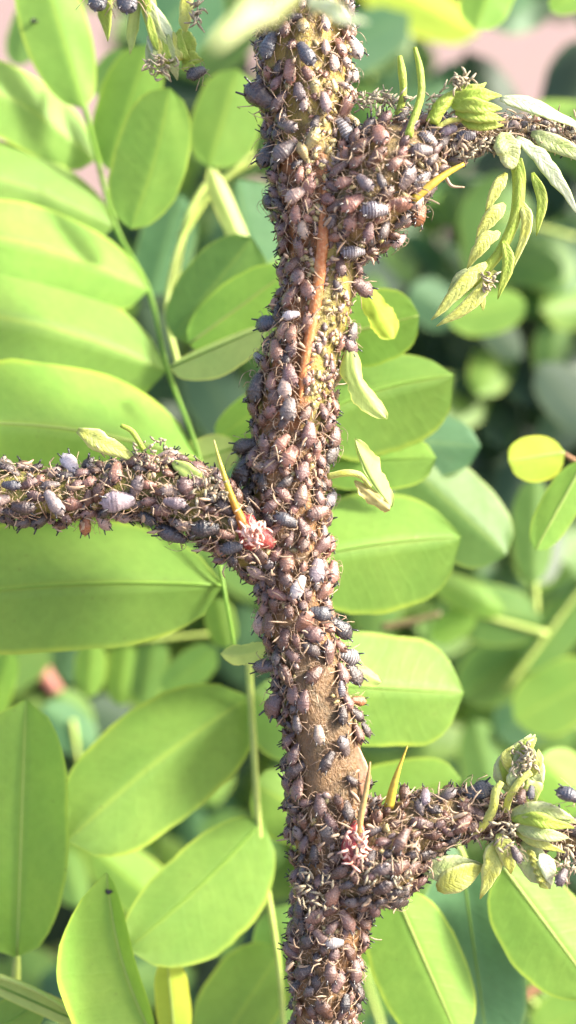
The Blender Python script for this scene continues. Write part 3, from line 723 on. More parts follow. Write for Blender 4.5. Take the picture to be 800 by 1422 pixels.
# hand-placed: px, py, length, head angle, pitch, hue, label
HERO = [
 (381, 68, 50, 72, 8, 'slate', 'slate grey aphid facing up beside the dark blue one near the stem top'),
 (425, 80, 48, 118, 14, 'slate', 'dark blue-black aphid with white rear near the stem top'),
 (374, 138, 66, -34, 10, 'char', 'largest charcoal aphid lying aslant on the stem edge below the slate pair'),
 (472, 186, 46, 122, 8, 'bars', 'blue-grey white-barred aphid above the joint of the upper side shoot'),
 (448, 146, 36, 100, 5, 'pale', 'slender pale grey aphid in mid-stem above the blue-grey barred one'),
 (482, 68, 42, 118, 10, 'white', 'slender whitish aphid at the stem edge near the top'),
 (484, 108, 30, 60, 10, 'pale', 'pale glossy aphid at the stem edge under the slender whitish one'),
 (404, 178, 38, 160, 12, 'grey', 'shiny grey aphid just under the largest charcoal aphid'),
 (382, 216, 50, 70, 22, 'char', 'dark aphid with raised tail below the shiny grey one'),
 (400, 212, 44, 40, 14, 'grey', 'grey brown aphid overlapping the dark raised-tail aphid'),
 (419, 245, 28, 80, 6, 'pink', 'small pink aphid with dark dots left of the bark ridge tip'),
 (414, 273, 36, 32, 5, 'pale', 'pale pink aphid with two dark spots left of the bark ridge top'),
 (377, 276, 40, 160, 18, 'char', 'dark aphid sticking out from the stem edge beside the two-spotted pale one'),
 (424, 321, 32, 105, 5, 'pale', 'pale rounded aphid left of the bark ridge, below the two-spotted one'),
 (415, 300, 32, 90, 8, 'pink', 'pink-brown aphid wedged above the pale rounded one'),
 (508, 258, 36, 132, 6, 'grey', 'smooth grey aphid, first of the pair in the upper joint'),
 (529, 254, 28, 110, 8, 'grey', 'smooth grey aphid, smaller of the pair in the upper joint'),
 (517, 293, 44, 4, 4, 'bars', 'dark striped aphid lying level across the red patch'),
 (481, 258, 30, 20, 6, 'pink', 'pink-brown oval aphid left of the grey pair'),
 (490, 286, 42, 38, 6, 'pink', 'long pink aphid pointing at the dark striped one'),
 (486, 348, 40, 2, 4, 'bars', 'purple-grey striped aphid lying level right of the bark ridge'),
 (469, 372, 34, 95, 6, 'mauve', 'round mauve aphid below the purple-grey striped one'),
 (486, 310, 32, 70, 8, 'pink', 'pink aphid above the purple-grey striped one'),
 (508, 322, 34, 80, 6, 'mauve', 'dull mauve aphid below the dark striped one'),
 (576, 296, 36, 70, 4, 'amber', 'rusty brown disc-shaped aphid on the underside of the upper joint'),
 (552, 346, 34, 15, 10, 'pale', 'pale grey aphid at the lowest corner of the upper joint'),
 (583, 212, 38, 4, 5, 'grey', 'pale grey banded aphid below the yellow bud of the upper shoot'),
 (531, 196, 42, 112, 8, 'pink', 'pink aphid with spread legs on the upper side shoot'),
 (548, 230, 32, 45, 6, 'pink', 'smooth pink aphid below the spread-legged pink one'),
 (598, 152, 38, 78, 8, 'grey', 'grey aphid with pale rim beside the taller tendril'),
 (622, 186, 30, 20, 6, 'lilac', 'silvery lilac aphid under the lime leaf fan'),
 (645, 192, 34, 10, 6, 'bars', 'blue-grey barred aphid under the lime leaf fan'),
 (381, 452, 42, 6, 6, 'slate', 'round slate aphid at the stem edge left of the ridge middle'),
 (408, 440, 28, 10, 5, 'white', 'white-pink small aphid touching the round slate one'),
 (408, 466, 32, 80, 6, 'pink', 'plain brown-pink aphid under the white-pink small one'),
 (390, 490, 40, 110, 6, 'pink', 'rosy pink aphid left of the lower ridge'),
 (362, 497, 34, 150, 10, 'bars', 'pale banded aphid at the stem edge beside the rosy one'),
 (398, 541, 34, 92, 5, 'pale', 'pale pink aphid with thin legs just above the mauve crowd'),
 (366, 542, 52, 88, 6, 'char', 'large dark purple-brown aphid left of the pale thin-legged one'),
 (402, 570, 40, 85, 8, 'grey', 'grey-brown aphid below the pale thin-legged one'),
 (476, 478, 38, 130, 14, 'mauve', 'purple-grey aphid on the stem edge beside the withered leaflet'),
 (494, 402, 40, 150, 16, 'mauve', 'grey-purple aphid jutting from the stem edge above the withered leaflet'),
 (484, 462, 34, 60, 6, 'grey', 'grey aphid climbing the bare olive strip edge'),
 (425, 604, 42, 85, 4, 'mauve', 'fat round pale mauve aphid with dark marks in mid-stem'),
 (460, 610, 38, 60, 8, 'mauve', 'mauve aphid right of the fat round one'),
 (452, 634, 42, 40, 6, 'grey', 'smooth grey aphid below the mauve one right of the fat round aphid'),
 (393, 616, 34, 50, 6, 'pink', 'pink-brown aphid left of the fat round one'),
 (402, 634, 38, 60, 8, 'pink', 'dusky pink aphid below left of the fat round one'),
 (338, 655, 58, 80, 10, 'char', 'large dark grey aphid on the stem edge above the red gall'),
 (366, 648, 24, 170, 4, 'pale', 'small round pale aphid riding on the large dark grey one'),
 (350, 690, 48, 60, 8, 'grey', 'long grey aphid right of the yellow thorn'),
 (333, 622, 44, 12, 16, 'char', 'dark aphid with reddish side poking out above the yellow thorn'),
 (381, 702, 34, 40, 5, 'mauve', 'smooth mauve aphid just above the red gall'),
 (397, 722, 40, -20, 6, 'slate', 'dark slate aphid with pale ringed head right of the red gall'),
 (434, 712, 42, 15, 6, 'mauve', 'plump mauve aphid in mid-stem right of the slate ring-headed one'),
 (461, 693, 36, 30, 8, 'bars', 'black and white barred young aphid at the stem edge under the yellow stalk'),
 (456, 760, 30, 60, 6, 'red', 'dark red aphid at the stem edge below the barred young one'),
 (413, 815, 40, 65, 6, 'white', 'pinkish white aphid with dark marks in mid-stem'),
 (438, 795, 40, 82, 6, 'lilac', 'long lilac aphid right of the pinkish white one'),
 (460, 800, 42, 60, 8, 'pink', 'pink aphid with glossy side at the stem edge'),
 (474, 866, 46, 150, 4, 'black', 'shiny black aphid jutting out from the right edge of the stem'),
 (484, 910, 40, 168, 6, 'bars', 'blue-grey banded aphid poking out below the shiny black one'),
 (483, 938, 42, 118, 8, 'char', 'dark brown aphid with tail down below the blue-grey banded one'),
 (469, 957, 26, 88, 2, 'bars', 'small round black and grey banded aphid on the bare tan bark'),
 (490, 974, 28, 176, 6, 'amber', 'reddish orange aphid at the edge of the bare tan bark'),
 (391, 972, 50, 62, 10, 'mauve', 'purple aphid on the stem edge left of the bare tan bark'),
 (444, 1019, 32, 98, 2, 'pale', 'pinkish banded young aphid alone on the bare tan bark'),
 (454, 1056, 38, 60, 2, 'char', 'dark purple spread-legged aphid alone low on the bare tan bark'),
 (500, 1014, 28, 120, 6, 'char', 'thin dark aphid on the edge of the bare tan bark'),
 (439, 852, 38, 170, 6, 'slate', 'slate grey aphid just left of the shiny black one'),
 (360, 862, 40, 88, 8, 'pale', 'whitish banded aphid at the stem edge above the bare bark'),
 (381, 866, 40, 100, 8, 'brown', 'brown aphid beside the whitish banded one'),
 (370, 918, 48, 8, 10, 'grey', 'grey-brown aphid lying level at the stem edge above the purple one'),
 (288, 730, 46, 2, 5, 'black', 'glossy blue-black aphid lying level on the left side shoot'),
 (240, 742, 54, -34, 5, 'slate', 'large blue-black banded aphid aslant on the left side shoot'),
 (206, 712, 32, 140, 4, 'slate', 'slate purple aphid above the large blue-black banded one'),
 (165, 692, 54, 4, 5, 'lilac', 'long smooth lilac aphid in the middle of the left side shoot'),
 (245, 696, 38, 172, 4, 'lilac', 'bluish pale aphid between the lilac and the glossy black one'),
 (78, 696, 48, 128, 10, 'lilac', 'lilac and white aphid aslant near the far end of the left side shoot'),
 (36, 700, 42, 178, 6, 'char', 'dark grey-violet aphid lying level near the far end of the left side shoot'),
 (18, 676, 32, 175, 4, 'slate', 'blue-grey aphid at the far end of the left side shoot'),
 (163, 661, 38, 92, 10, 'pink', 'square pink-grey aphid under the yellow folded leaflet'),
 (98, 644, 44, -62, 10, 'white', 'whitish upright aphid on top of the left side shoot'),
 (120, 736, 40, 88, 14, 'amber', 'orange-brown aphid hanging below the left side shoot'),
 (146, 744, 36, 120, 14, 'pale', 'pale striped aphid hanging next to the orange-brown one'),
 (325, 757, 36, 10, 5, 'slate', 'smooth slate aphid left of the red gall'),
 (576, 1102, 34, -88, 14, 'brown', 'upright brown aphid at the top of the lower side shoot'),
 (592, 1112, 28, 90, 6, 'lilac', 'purple-white aphid beside the upright brown one'),
 (664, 1107, 46, -160, 6, 'slate', 'blue-black aphid on top of the lower side shoot, beside the bud'),
 (788, 1110, 48, -18, 4, 'slate', 'dark blue aphid with raised tail at the end of the lower side shoot'),
 (556, 1164, 42, 60, 6, 'mauve', 'purple aphid right of the pink bark flap'),
 (640, 1140, 38, 45, 5, 'brown', 'brown aphid in the middle of the lower side shoot'),
 (548, 1243, 40, -30, 6, 'char', 'black-brown aphid under the lower joint'),
 (463, 1306, 30, 0, 4, 'white', 'white and black aphid on the lowest part of the stem'),
 (458, 1346, 36, 90, 4, 'mauve', 'purple aphid, left of the two near the stem foot'),
 (486, 1346, 38, 88, 6, 'mauve', 'purple aphid, right of the two near the stem foot'),
 (474, 1390, 30, 80, 4, 'black', 'black glossy aphid with white spot at the stem foot'),
 (462, 1240, 38, 62, 4, 'pink', 'spindle-shaped pink-brown aphid below the lower gall'),
 (735, 1106, 24, 80, 4, 'slate', 'slate aphid tucked into the upright bud'),
 (722, 1112, 26, 70, 4, 'brown', 'round brown aphid at the foot of the upright bud'),
 (718, 1182, 30, 110, 6, 'grey', 'grey aphid between the toothed leaflet and the yellow leaflets'),
 (780, 1214, 32, 60, 6, 'grey', 'grey aphid on the toothed pale leaflet edge'),
]
placed = []                                     # (pos, L)
rr = random.Random(5)
for (px, py, L, ang, pit, hue, lab) in HERO:
    p, n, t, z = surf(px, py)
    n2 = (n * .75 + Vector((0, -.8, 0))).normalized()
    if px > 690 and py > 1000: p = S(px, py, -.62); n2 = Vector((0, -.9, .3)).normalized()
    o, c = put_aphid(p + n * .05, n2, ang, pit, L * .93, hue, rr.randrange(6), True, rr, .20)
    tag(o, lab, 'aphid', 'aphids on the locust shoot')
    placed.append((c, L / 100 * .86))

def density(px, py, zone):
    if zone == 'stem':
        if 905 < py < 1112:
            e = 416 + (py - 905) * .02
            if px > e: return .01
            return .9
        mid = 450 - (py - 260) * .10
        if 225 < py < 560:
            if mid - 16 < px < mid + 16: return .02
            if mid <= px < mid + 54 and py > 340: return .02
        if 560 <= py < 600 and abs(px - 425) < 22: return .2
        if 690 < py < 800 and abs(px - 402) < 16: return .25
        if 860 < py < 905 and 400 < px < 450: return .35
        if 20 < py < 235 and 425 < px < 464: return .10
        if 40 < py < 165 and 400 < px < 472: return .15
        if py > 1390 and px < 440: return .3
    if zone == 'left' and 60 < px < 240 and 700 < py < 720: return .35
    if math.hypot(px - 352, py - 742) < 26 or (abs(px - 496) < 18 and abs(py - 1178) < 38): return 0
    if zone == 'upper' and px > 690: return .35
    if zone == 'lower' and px > 690: return .45
    return .82
def hue_for(px, py, zone, rr):
    x = rr.random()
    if zone == 'stem':
        tx = [p for p in TUBES['stem'][0]]
        if py < 230 and px < 420: pool = ['char', 'char', 'grey', 'brown', 'mauve', 'pink']
        elif py < 230: pool = ['pale', 'olive', 'pink', 'grey', 'pale']
        elif py < 560 and px < 400: pool = ['char', 'brown', 'mauve', 'mauve', 'char', 'brown', 'pink']
        elif py < 560: pool = ['mauve', 'pink', 'mauve', 'grey', 'brown', 'pink']
        elif py < 720 and px < 375: pool = ['char', 'grey', 'mauve', 'char', 'brown']
        elif py < 900: pool = ['pink', 'mauve', 'pink', 'mauve', 'brown', 'pink', 'brown', 'grey']
        else: pool = ['mauve', 'brown', 'char', 'brown', 'char', 'mauve', 'grey']
    elif zone == 'upper': pool = ['grey', 'grey', 'pink', 'mauve', 'pale', 'bars', 'grey'] if px > 560 else ['mauve', 'pink', 'grey', 'pink', 'brown']
    elif zone == 'left': pool = ['mauve', 'brown', 'pink', 'brown', 'pale', 'mauve', 'char', 'grey']
    else: pool = ['char', 'brown', 'brown', 'mauve', 'char', 'brown', 'grey']
    return pool[int(x * len(pool))]
cand = []
weights = {'stem': 16000, 'upper': 5200, 'left': 6200, 'lower': 5600}
grid = {}
def near_ok(p, r):
    g = .5; i, j, k = int(p.x // g), int(p.y // g), int(p.z // g)
    for a in (-1, 0, 1):
        for b in (-1, 0, 1):
            for c in (-1, 0, 1):
                for q, qr in grid.get((i + a, j + b, k + c), ()):
                    if (p - q).length < (r + qr) * .5: return False
    return True
def grid_add(p, r): grid.setdefault((int(p.x // .5), int(p.y // .5), int(p.z // .5)), []).append((p, r))
for p, L in placed: grid_add(p, L * .8)
rr = random.Random(77)
for zone, tries in weights.items():
    pts, rad = TUBES[zone]; n = len(pts)
    for _ in range(tries):
        f = rr.random() * (n - 1.001); i = int(f); p = pts[i].lerp(pts[i + 1], f - i); r = rad[i]
        T = (pts[i + 1] - pts[i]).normalized()
        a = Vector((0, -1, 0)); a = (a - T * a.dot(T)).normalized(); b = T.cross(a)
        phi = R(rr.uniform(-150, 150)); nn = a * math.cos(phi) + b * math.sin(phi)
        q = p + nn * r
        px, py = topx(q)
        if px < -40 or px > 840 or py < -40 or py > 1470: continue
        if (math.cos(phi) > -.2 or 905 < py < 1112) and rr.random() > density(px, py, zone): continue
        inside = False                           # swallowed by another tube
        for z2, (pt2, rd2) in TUBES.items():
            if z2 == zone: continue
            for k in range(0, len(pt2), 3):
                if (pt2[k] - q).length < rd2[k] * .92: inside = True; break
            if inside: break
        if inside: continue
        L = rr.choice([23, 26, 29, 31, 33, 35, 37, 39]) * (.92 if zone in ('lower',) else 1) * (.8 if (zone == 'upper' and px > 600) else 1)
        if zone == 'stem' and 225 < py < 560 and 440 < px < 490: L *= .62
        if not near_ok(q, L / 100 * .54): continue
        grid_add(q, L / 100 * .54)
        th = math.degrees(math.atan2(T.z, T.x))   # along the shoot, downwards
        ang = th + rr.choice([0, 0, 180, 180, 180]) + rr.gauss(0, 33)
        edge = abs(math.sin(phi))
        pit = rr.uniform(2, 18) + (rr.uniform(0, 26) if edge > .75 else 0)
        nn2 = (nn + Vector((rr.gauss(0, .16), rr.gauss(0, .16), rr.gauss(0, .16)))).normalized()
        vis = (.35 + max(0, math.cos(phi))) * L
        cand.append((vis, q, nn2, ang, pit, L, hue_for(px, py, zone, rr), px, py, zone, phi))
cand.sort(key=lambda c: -c[0])
N_IND = 300 - len(HERO) - 3
ind, rest = cand[:N_IND], cand[N_IND:]
print('aphids: hero', len(HERO), 'individual', len(ind), 'rest', len(rest))

# ---- labels for the individuals from what they look like and what they sit beside
WORD = {'pink': 'pinkish', 'mauve': 'mauve', 'brown': 'brown', 'char': 'charcoal', 'grey': 'grey', 'pale': 'pale', 'bars': 'barred', 'olive': 'olive', 'slate': 'slate', 'lilac': 'lilac'}
ZONES = [(110, "by the slate pair"), (215, "above the upper joint"), (330, "beside the ridge top"), (430, "beside the ridge middle"), (540, "beside the ridge foot"), (640, "above the yellow thorn"), (750, "level with the red gall"),
         (830, "below the red gall"), (910, "above the bare tan bark"), (1010, "beside upper bare bark"), (1110, "beside lower bare bark"), (1200, "level with the lower gall"), (1290, "below the lower gall"), (9999, "at the stem foot")]
def cell(c):
    _, q, nn, ang, pit, L, hue, px, py, zone, phi = c
    size = 'tiny' if L < 25 else 'small' if L < 33 else 'plump'
    a = (ang + 360) % 360
    head = 'facing up' if 45 <= a < 135 else 'facing left' if 135 <= a < 225 else 'facing down' if 225 <= a < 315 else 'facing right'
    if zone == 'stem':
        pts, rad = TUBES['stem']
        i = min(range(len(pts)), key=lambda k: abs(topx(pts[k])[1] - py)); cx = topx(pts[i])[0]; rel = (px - cx) / (rad[i] * 100)
        side = "the stem's left edge" if rel < -.55 else "the stem's right edge" if rel > .55 else "mid-stem"
        zn = next(z for lim, z in ZONES if py < lim); order = 'down'
    else:
        side = {'upper': 'upper side shoot', 'left': 'left side shoot', 'lower': 'lower side shoot'}[zone]
        tb = TUBES[zone][0]; i = min(range(len(tb)), key=lambda k: (topx(tb[k])[0] - px) ** 2 + (topx(tb[k])[1] - py) ** 2)
        row = 'top' if py < topx(tb[i])[1] - 10 else 'underside' if py > topx(tb[i])[1] + 10 else 'middle'
        side = f"{row} of {side}"
        if zone == 'left': zn = 'near the thorn' if px > 280 else 'near the banded one' if px > 190 else 'by the lilac one' if px > 110 else 'at its far end'
        elif zone == 'upper': zn = 'at its joint' if px < 530 else 'below the tendrils' if px < 600 else 'by the leaf fan'
        else: zn = 'at its joint' if px < 560 else 'along its middle' if px < 640 else 'by the buds'
        order = 'along'
    return f"{size} {WORD.get(hue, hue)} aphid {head}", side, zn, order
ORD = ['first', 'second', 'third', 'fourth', 'fifth', 'sixth', 'seventh', 'eighth', 'ninth', 'tenth']
bycell = {}
for c in ind: bycell.setdefault(cell(c), []).append(c)
label_of = {}
for key, lst in bycell.items():
    desc, side, zn, order = key
    lst.sort(key=lambda c: c[8] if order == 'down' else abs(c[7] - 430))
    for k, c in enumerate(lst):
        if len(lst) == 1: label_of[id(c)] = f"{desc} on {side}, {zn}"
        else: label_of[id(c)] = f"{desc}, {ORD[min(k, 9)]} {'down' if order == 'down' else 'along'} {side}, {zn}"
        if len(lst) == 1 and side == 'mid-stem': label_of[id(c)] = f"{desc} in mid-stem, {zn}"
rr = random.Random(9)
for n_, c in enumerate(ind):
    vis, q, nn, ang, pit, L, hue, px, py, zone, phi = c
    o, _ = put_aphid(q, nn, ang, pit, L, hue, rr.randrange(6), n_ < 110, rr)
    tag(o, label_of[id(c)], 'aphid', 'aphids on the locust shoot')

# ---- the remaining crowd: real little aphids joined into one mesh
LOW = [RINGS[i] for i in (0, 2, 4, 7, 12, 16, 19, 22, 25, 27)]
mass = MB(); rr = random.Random(31)
def low_aphid(q, nn, ang, pit, L, hue, k, legs=True):
    X, Y, Z = frame(nn, ang, pit); s = L / 100; p = q + nn * s * .17
    col, bars = HUES[hue]; j = rr.uniform(.7, 1.25); col = tuple(x * j for x in col)
    t = MB(); body(t, 8, LOW, col, False)
    t.t = [col] * len(t.v)
    LP, AP = VARS[k]['paths']
    if legs:
        for pth in LP: loft(t, [pth[0], pth[2], pth[4], pth[5]], [.026, .022, .018, .010], ns=4, mi=1, cap=False)
    for pth in cornicle_paths(): loft(t, [pth[0], pth[2]], [.036, .024], ns=4, mi=2)
    vs = [p + X * (v.x * s) + Y * (v.y * s) + Z * (v.z * s) for v in t.v]
    mass.v += vs; o = len(mass.v) - len(vs)
    mass.f += [tuple(i + o for i in f) for f in t.f]; mass.m += t.m; mass.u += t.u; mass.w += t.w; mass.t += t.t
for c in rest:
    vis, q, nn, ang, pit, L, hue, px, py, zone, phi = c
    low_aphid(q, nn, ang, pit, L, hue, rr.randrange(6))
# tiny yellowish nymphs on the bare strip and between the adults
for _ in range(760):
    zone = rr.choice(['stem', 'stem', 'stem', 'upper', 'left', 'lower']); pts, rad = TUBES[zone]
    if rr.random() < .35: px, py, only = rr.uniform(425, 485), rr.uniform(100, 570), 'stem'
    else:
        i = rr.randrange(len(pts)); x, y = topx(pts[i]); px, py, only = x + rr.uniform(-1, 1) * rad[i] * 100, y + rr.uniform(-1, 1) * 30, zone
    if 905 < py < 1100 and px > 415 and rr.random() < .85: continue
    p, n, t, z = surf(px, py, only)
    low_aphid(p + n * .01, n, rr.uniform(0, 360), 5, rr.uniform(9, 15), rr.choice(['olive', 'olive', 'pale', 'pink']), rr.randrange(6))
o = top('aphid_crowd', mass, [APHID_MASS, LEG, DARK], TUBES['stem'][0][-1], tint=True)
tag(o, 'crowd of smaller aphids packed between the larger ones along the shoot', kind='stuff')

# ---- shed skins and fallen bits: pale slivers and shells over the colony
sk = MB(); rr = random.Random(13)
for _ in range(1050):
    zone = rr.choice(['stem'] * 5 + ['upper', 'upper', 'left', 'left', 'lower', 'lower']); pts, rad = TUBES[zone]
    i = rr.randrange(len(pts) - 1); x, y = topx(pts[i])
    T = (pts[i + 1] - pts[i]).normalized()
    s = rr.uniform(-.97, .97) * rad[i] * 100
    px, py = x + -T.z * s, y + -T.x * s * 1.0
    if 905 < py < 1100 and px > 415 and rr.random() < .9: continue
    if zone == 'stem' and py < 1080 and rr.random() < .5: continue
    p, n, t, z = surf(px, py, zone)
    p = p + n * rr.uniform(.08, .22)
    a = Vector((rr.gauss(0, 1), rr.gauss(0, .5), rr.gauss(0, 1))).normalized()
    L = rr.uniform(.06, .2) if rr.random() < .8 else rr.uniform(.15, .26)
    m = a.orthogonal().normalized()
    path = smooth_path([p, p + a * L * .5 + m * L * rr.uniform(-.2, .2), p + a * L + m * L * rr.uniform(-.3, .3)], 2)
    w = rr.uniform(.008, .015) if rr.random() < .85 else rr.uniform(.018, .032)
    loft(sk, path, [w * .5, w, w, w * .4], [w * .5, w * .6, w * .6, w * .3], ns=5)
o = top('cast_skins', sk, SKIN, TUBES['stem'][0][-1]); tag(o, 'pale shed skins and loose legs littered over the aphid colony', kind='stuff')
# silvery scurf at the outer end of the upper side shoot
sc = MB(); rr = random.Random(15)
def scurf(cx, cy, rx, ry, n, d, mn=6, mx=17):
    for _ in range(n):
        a = rr.random() * 6.283; q = rr.random() ** .5
        x, y = cx + rx * q * math.cos(a), cy + ry * q * math.sin(a)
        b = rr.random() * 6.283; L = rr.uniform(mn, mx); z = d + rr.uniform(-.12, .12)
        w = rr.uniform(.010, .026)
        loft(sc, PX([(x, y, z), (x + L * .5 * math.cos(b), y + L * .5 * math.sin(b), z - .04), (x + L * math.cos(b), y + L * math.sin(b), z + .02)]), [w * .5, w, w * .4], [w * .4, w * .5, w * .3], ns=5, bump=.5, bscale=15)
scurf(530, 142, 40, 14, 80, -.45); scurf(760, 190, 60, 14, 150, -.15); scurf(690, 195, 30, 16, 70, -.28); scurf(610, 140, 18, 16, 30, -.5); scurf(640, 205, 40, 14, 70, -.4)
scurf(212, 634, 26, 26, 45, -.5, 4, 9); scurf(290, 680, 30, 18, 40, -.6); scurf(785, 1190, 22, 30, 50, -.4); scurf(700, 1160, 24, 20, 40, -.6); scurf(540, 1215, 34, 26, 70, -.72); scurf(440, 1240, 30, 30, 40, -.6)
o = top('dry_scurf', sc, CREAM, TUBES['upper'][0][4]); tag(o, 'cream dry crumbs and husks on the shoot tips', kind='stuff')
# ------------------------------------------------------------------ the hanging shoot tip at the top left
tip = empty('shoot_tip', S(215, -60, .6))
tag(tip, 'lime shoot tip of curled young leaflets hanging in at the top left', 'shoot tip', None)
def tpart(name, mb, mat): return part(name, mb, mat, tip)
tpart('stem', tube(PX([(196, -60, .6), (204, 0, .55), (214, 40, .5), (226, 75, .5)]), [.13, .12, .10, .06], ns=9, bump=.08), LIME)
for p, w, mt in (([(202, -10, .5), (216, 40, .4), (228, 78, .45)], 10, PALE), ([(212, 30, .45), (232, 75, .35), (248, 112, .4)], 12, PALE), ([(206, 50, .45), (222, 85, .38), (236, 114, .42)], 9, WHITE), ([(206, 0, .45), (232, 40, .4), (244, 58, .42)], 8, WHITE),
                 ([(214, 40, .5), (208, 78, .42), (212, 104, .45)], 8, PALE), ([(262, -30, .5), (258, 20, .45), (256, 50, .45)], 10, YELLOW), ([(258, 44, .45), (262, 60, .4), (272, 72, .42)], 12, LIME), ([(250, 78, .45), (264, 80, .4), (282, 84, .42)], 11, LIME),
                 ([(252, 88, .45), (262, 92, .38), (268, 98, .42)], 9, LIME), ([(150, -20, .55), (146, 20, .5), (149, 56, .5)], 10, LIME), ([(190, 0, .6), (184, 40, .6), (180, 76, .6)], 9, PETIOLE), ([(250, 40, .6), (246, 62, .6), (250, 84, .55)], 7, LIME)):
    tpart('leaflet', blade(p, w, .45, bump=.06), mt)
for i in range(7):
    tpart('leaflet', blade([(206 + i * 7, 20 + (i * 37) % 40, .36), (213 + i * 7, 52 + (i * 37) % 40, .30), (222 + i * 7, 76 + (i * 37) % 36, .34)], 6, .5), (LIME, PALE, YELLOW)[i % 3])
tpart('scurf', crust(222, 92, 24, 20, 30, .25, 33), CREAM)
tpart('scurf', crust(272, 14, 7, 22, 26, .25, 34), CREAM)
for px, py, L, ang, pit, hue, lab in ((137, 2, 46, 78, 6, 'slate', 'grey aphid cut by the top frame edge, on the hanging tip'), (177, 4, 50, 88, 6, 'slate', 'dark slate aphid with spread tail spikes on the hanging tip'), (272, 104, 36, 38, 10, 'black', 'shiny black-green aphid alone at the end of the hanging tip')):
    o, _ = put_aphid(S(px, py, .32), Vector((.1, -.95, .2)).normalized(), ang, pit, L, hue, 2, True, rr, .1)
    tag(o, lab, 'aphid', 'aphids on the hanging shoot tip')

# ------------------------------------------------------------------ pinnate leaves behind the stem
def rib(base, tip, d0, d1=None, bend=0, bow=0, lift=0, up=.28, **kw):
    d1 = d0 if d1 is None else d1
    A, ax, L, T, nrm, side = leaf_frame(base, tip, d0, d1, up)
    return loft(MB(), [A + ax * (i / 12) + side * (bend * L * math.sin(math.pi * i / 12)) + nrm * (bow * L * math.sin(math.pi * i / 12) - lift * L * (i / 12) ** 2) for i in range(13)], [.022, .018, .014, .006], [.016, .012, .009, .004], ns=6, side=side)
def pinnate(label, rachis, leaflets, rw=.06, mat=PETIOLE, group=None, name='locust_leaf', cat='leaf'):
    pts = [S(*p) for p in rachis]
    root = empty(name, pts[0]); tag(root, label, cat, group)
    if len(pts) > 1:
        part('rachis', loft(MB(), smooth_path(pts, 8), [rw, rw * .9, rw * .6], ns=8), mat, root)
    for kw in leaflets:
        kw = dict(kw); sp = kw.pop('speck', None); mt = kw.pop('m', 'green'); lb = kw.pop('label', None); st = kw.pop('stalk', None)
        mbl = leaflet(**kw); vl = list(mbl.v)
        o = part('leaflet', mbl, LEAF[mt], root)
        if sp:                                  # a dark insect speck sitting on the blade
            q = min(vl, key=lambda v: (topx(v)[0] - sp[0]) ** 2 + (topx(v)[1] - sp[1]) ** 2)
            sk_ = MB()
            for dx, dz in ((0, 0), (.03, .02), (-.02, .03)): loft(sk_, [q + Vector((dx - .04, -.03, dz)), q + Vector((dx, -.05, dz + .01)), q + Vector((dx + .04, -.03, dz))], [.01, .03, .01], ns=6)
            part('speck', sk_, DARK, o)
        if lb: o['label'] = lb
        if kw['d0'] < 2.8 and mt not in ('white', 'straw'):
            part('midrib', rib(**kw), LEAF['lime' if mt == 'green' else 'pale' if mt in ('lime', 'yellow') else 'green'], o)
        if st:
            part('petiolule', loft(MB(), smooth_path([S(*q) for q in st], 4), [.045, .05], ns=6), mat, root)
    return root
LFT = [
 dict(base=(117, 150), tip=(48, -80), speck=(44, 30), wl=52, wr=40, d0=3.4, d1=3.0, fold=12, m='green', shape=2.2),
 dict(base=(133, 222), tip=(-92, 92), wl=52, wr=54, d0=4.2, d1=3.0, fold=16, bow=.03, bend=-.05),
 dict(base=(158, 314), tip=(-130, 225), wl=62, wr=66, d0=3.9, d1=2.6, fold=16, bend=-.06),
 dict(base=(206, 402), tip=(-150, 318), wl=70, wr=66, d0=3.5, d1=2.0, fold=16, bend=-.07, m='lime'),
 dict(base=(232, 514), tip=(-150, 428), wl=78, wr=98, d0=3.0, d1=1.4, fold=27, bend=-.06, m='green'),
 dict(base=(276, 638), tip=(-120, 588), wl=82, wr=112, d0=2.4, d1=.9, fold=24, bend=-.05, m='lime'),
 dict(base=(308, 812), tip=(-170, 842), wl=84, wr=112, d0=1.9, d1=.8, fold=30, bend=-.03, m='green'),
 dict(base=(182, 318), tip=(236, 122), wl=60, wr=46, d0=2.9, d1=2.6, fold=10, bend=-.03, m='green', label='upright oval leaflet right of the leaf stalk', shape=2.3),
 dict(base=(150, 235), tip=(206, 62), wl=46, wr=40, d0=3.8, d1=3.6, fold=12, m='lime'),
 dict(base=(236, 510), tip=(372, 452), wl=16, wr=34, d0=2.2, d1=1.6, fold=22, up=.75, m='pale', label='yellow edged leaflet seen nearly edge on', shape=2.0),
]
pinnate('large soft green pinnate leaf filling the left side above and below the left side shoot', [(104, 90, 3.7), (118, 150, 3.5), (160, 312, 4.1), (206, 402, 3.6), (234, 516, 3.0), (278, 640, 2.4), (310, 812, 1.8), (326, 900, 1.8)], LFT, .045, LEAF['lime'])
pinnate('pair of broad leaflets on a green stalk at the lower left of the stem', [(345, 905, 2.6), (350, 1000, 2.6), (362, 1170, 2.6), (386, 1330, 2.6), (395, 1440, 2.6)], [
 dict(base=(346, 968), tip=(94, 1168), wl=84, wr=82, d0=2.8, d1=1.7, fold=22, bend=-.03, m='green', shape=2.6),
 dict(base=(365, 1140), tip=(176, 1318), wl=88, wr=52, d0=2.6, d1=1.7, fold=14, bend=.02, m='green', shape=2.5),
 dict(base=(392, 1318), tip=(286, 1480), wl=48, wr=62, d0=3.0, d1=3.2, fold=16, m='green'),
 dict(base=(350, 960), tip=(440, 1040), wl=50, wr=50, d0=3.4, d1=3.6, fold=10, m='mid'),
 dict(base=(352, 1090), tip=(470, 1150), wl=50, wr=50, d0=3.4, d1=3.6, fold=10, m='green'),
 dict(base=(378, 1260), tip=(440, 1400), wl=50, wr=50, d0=3.4, d1=3.8, fold=10, m='mid'),
], .06)
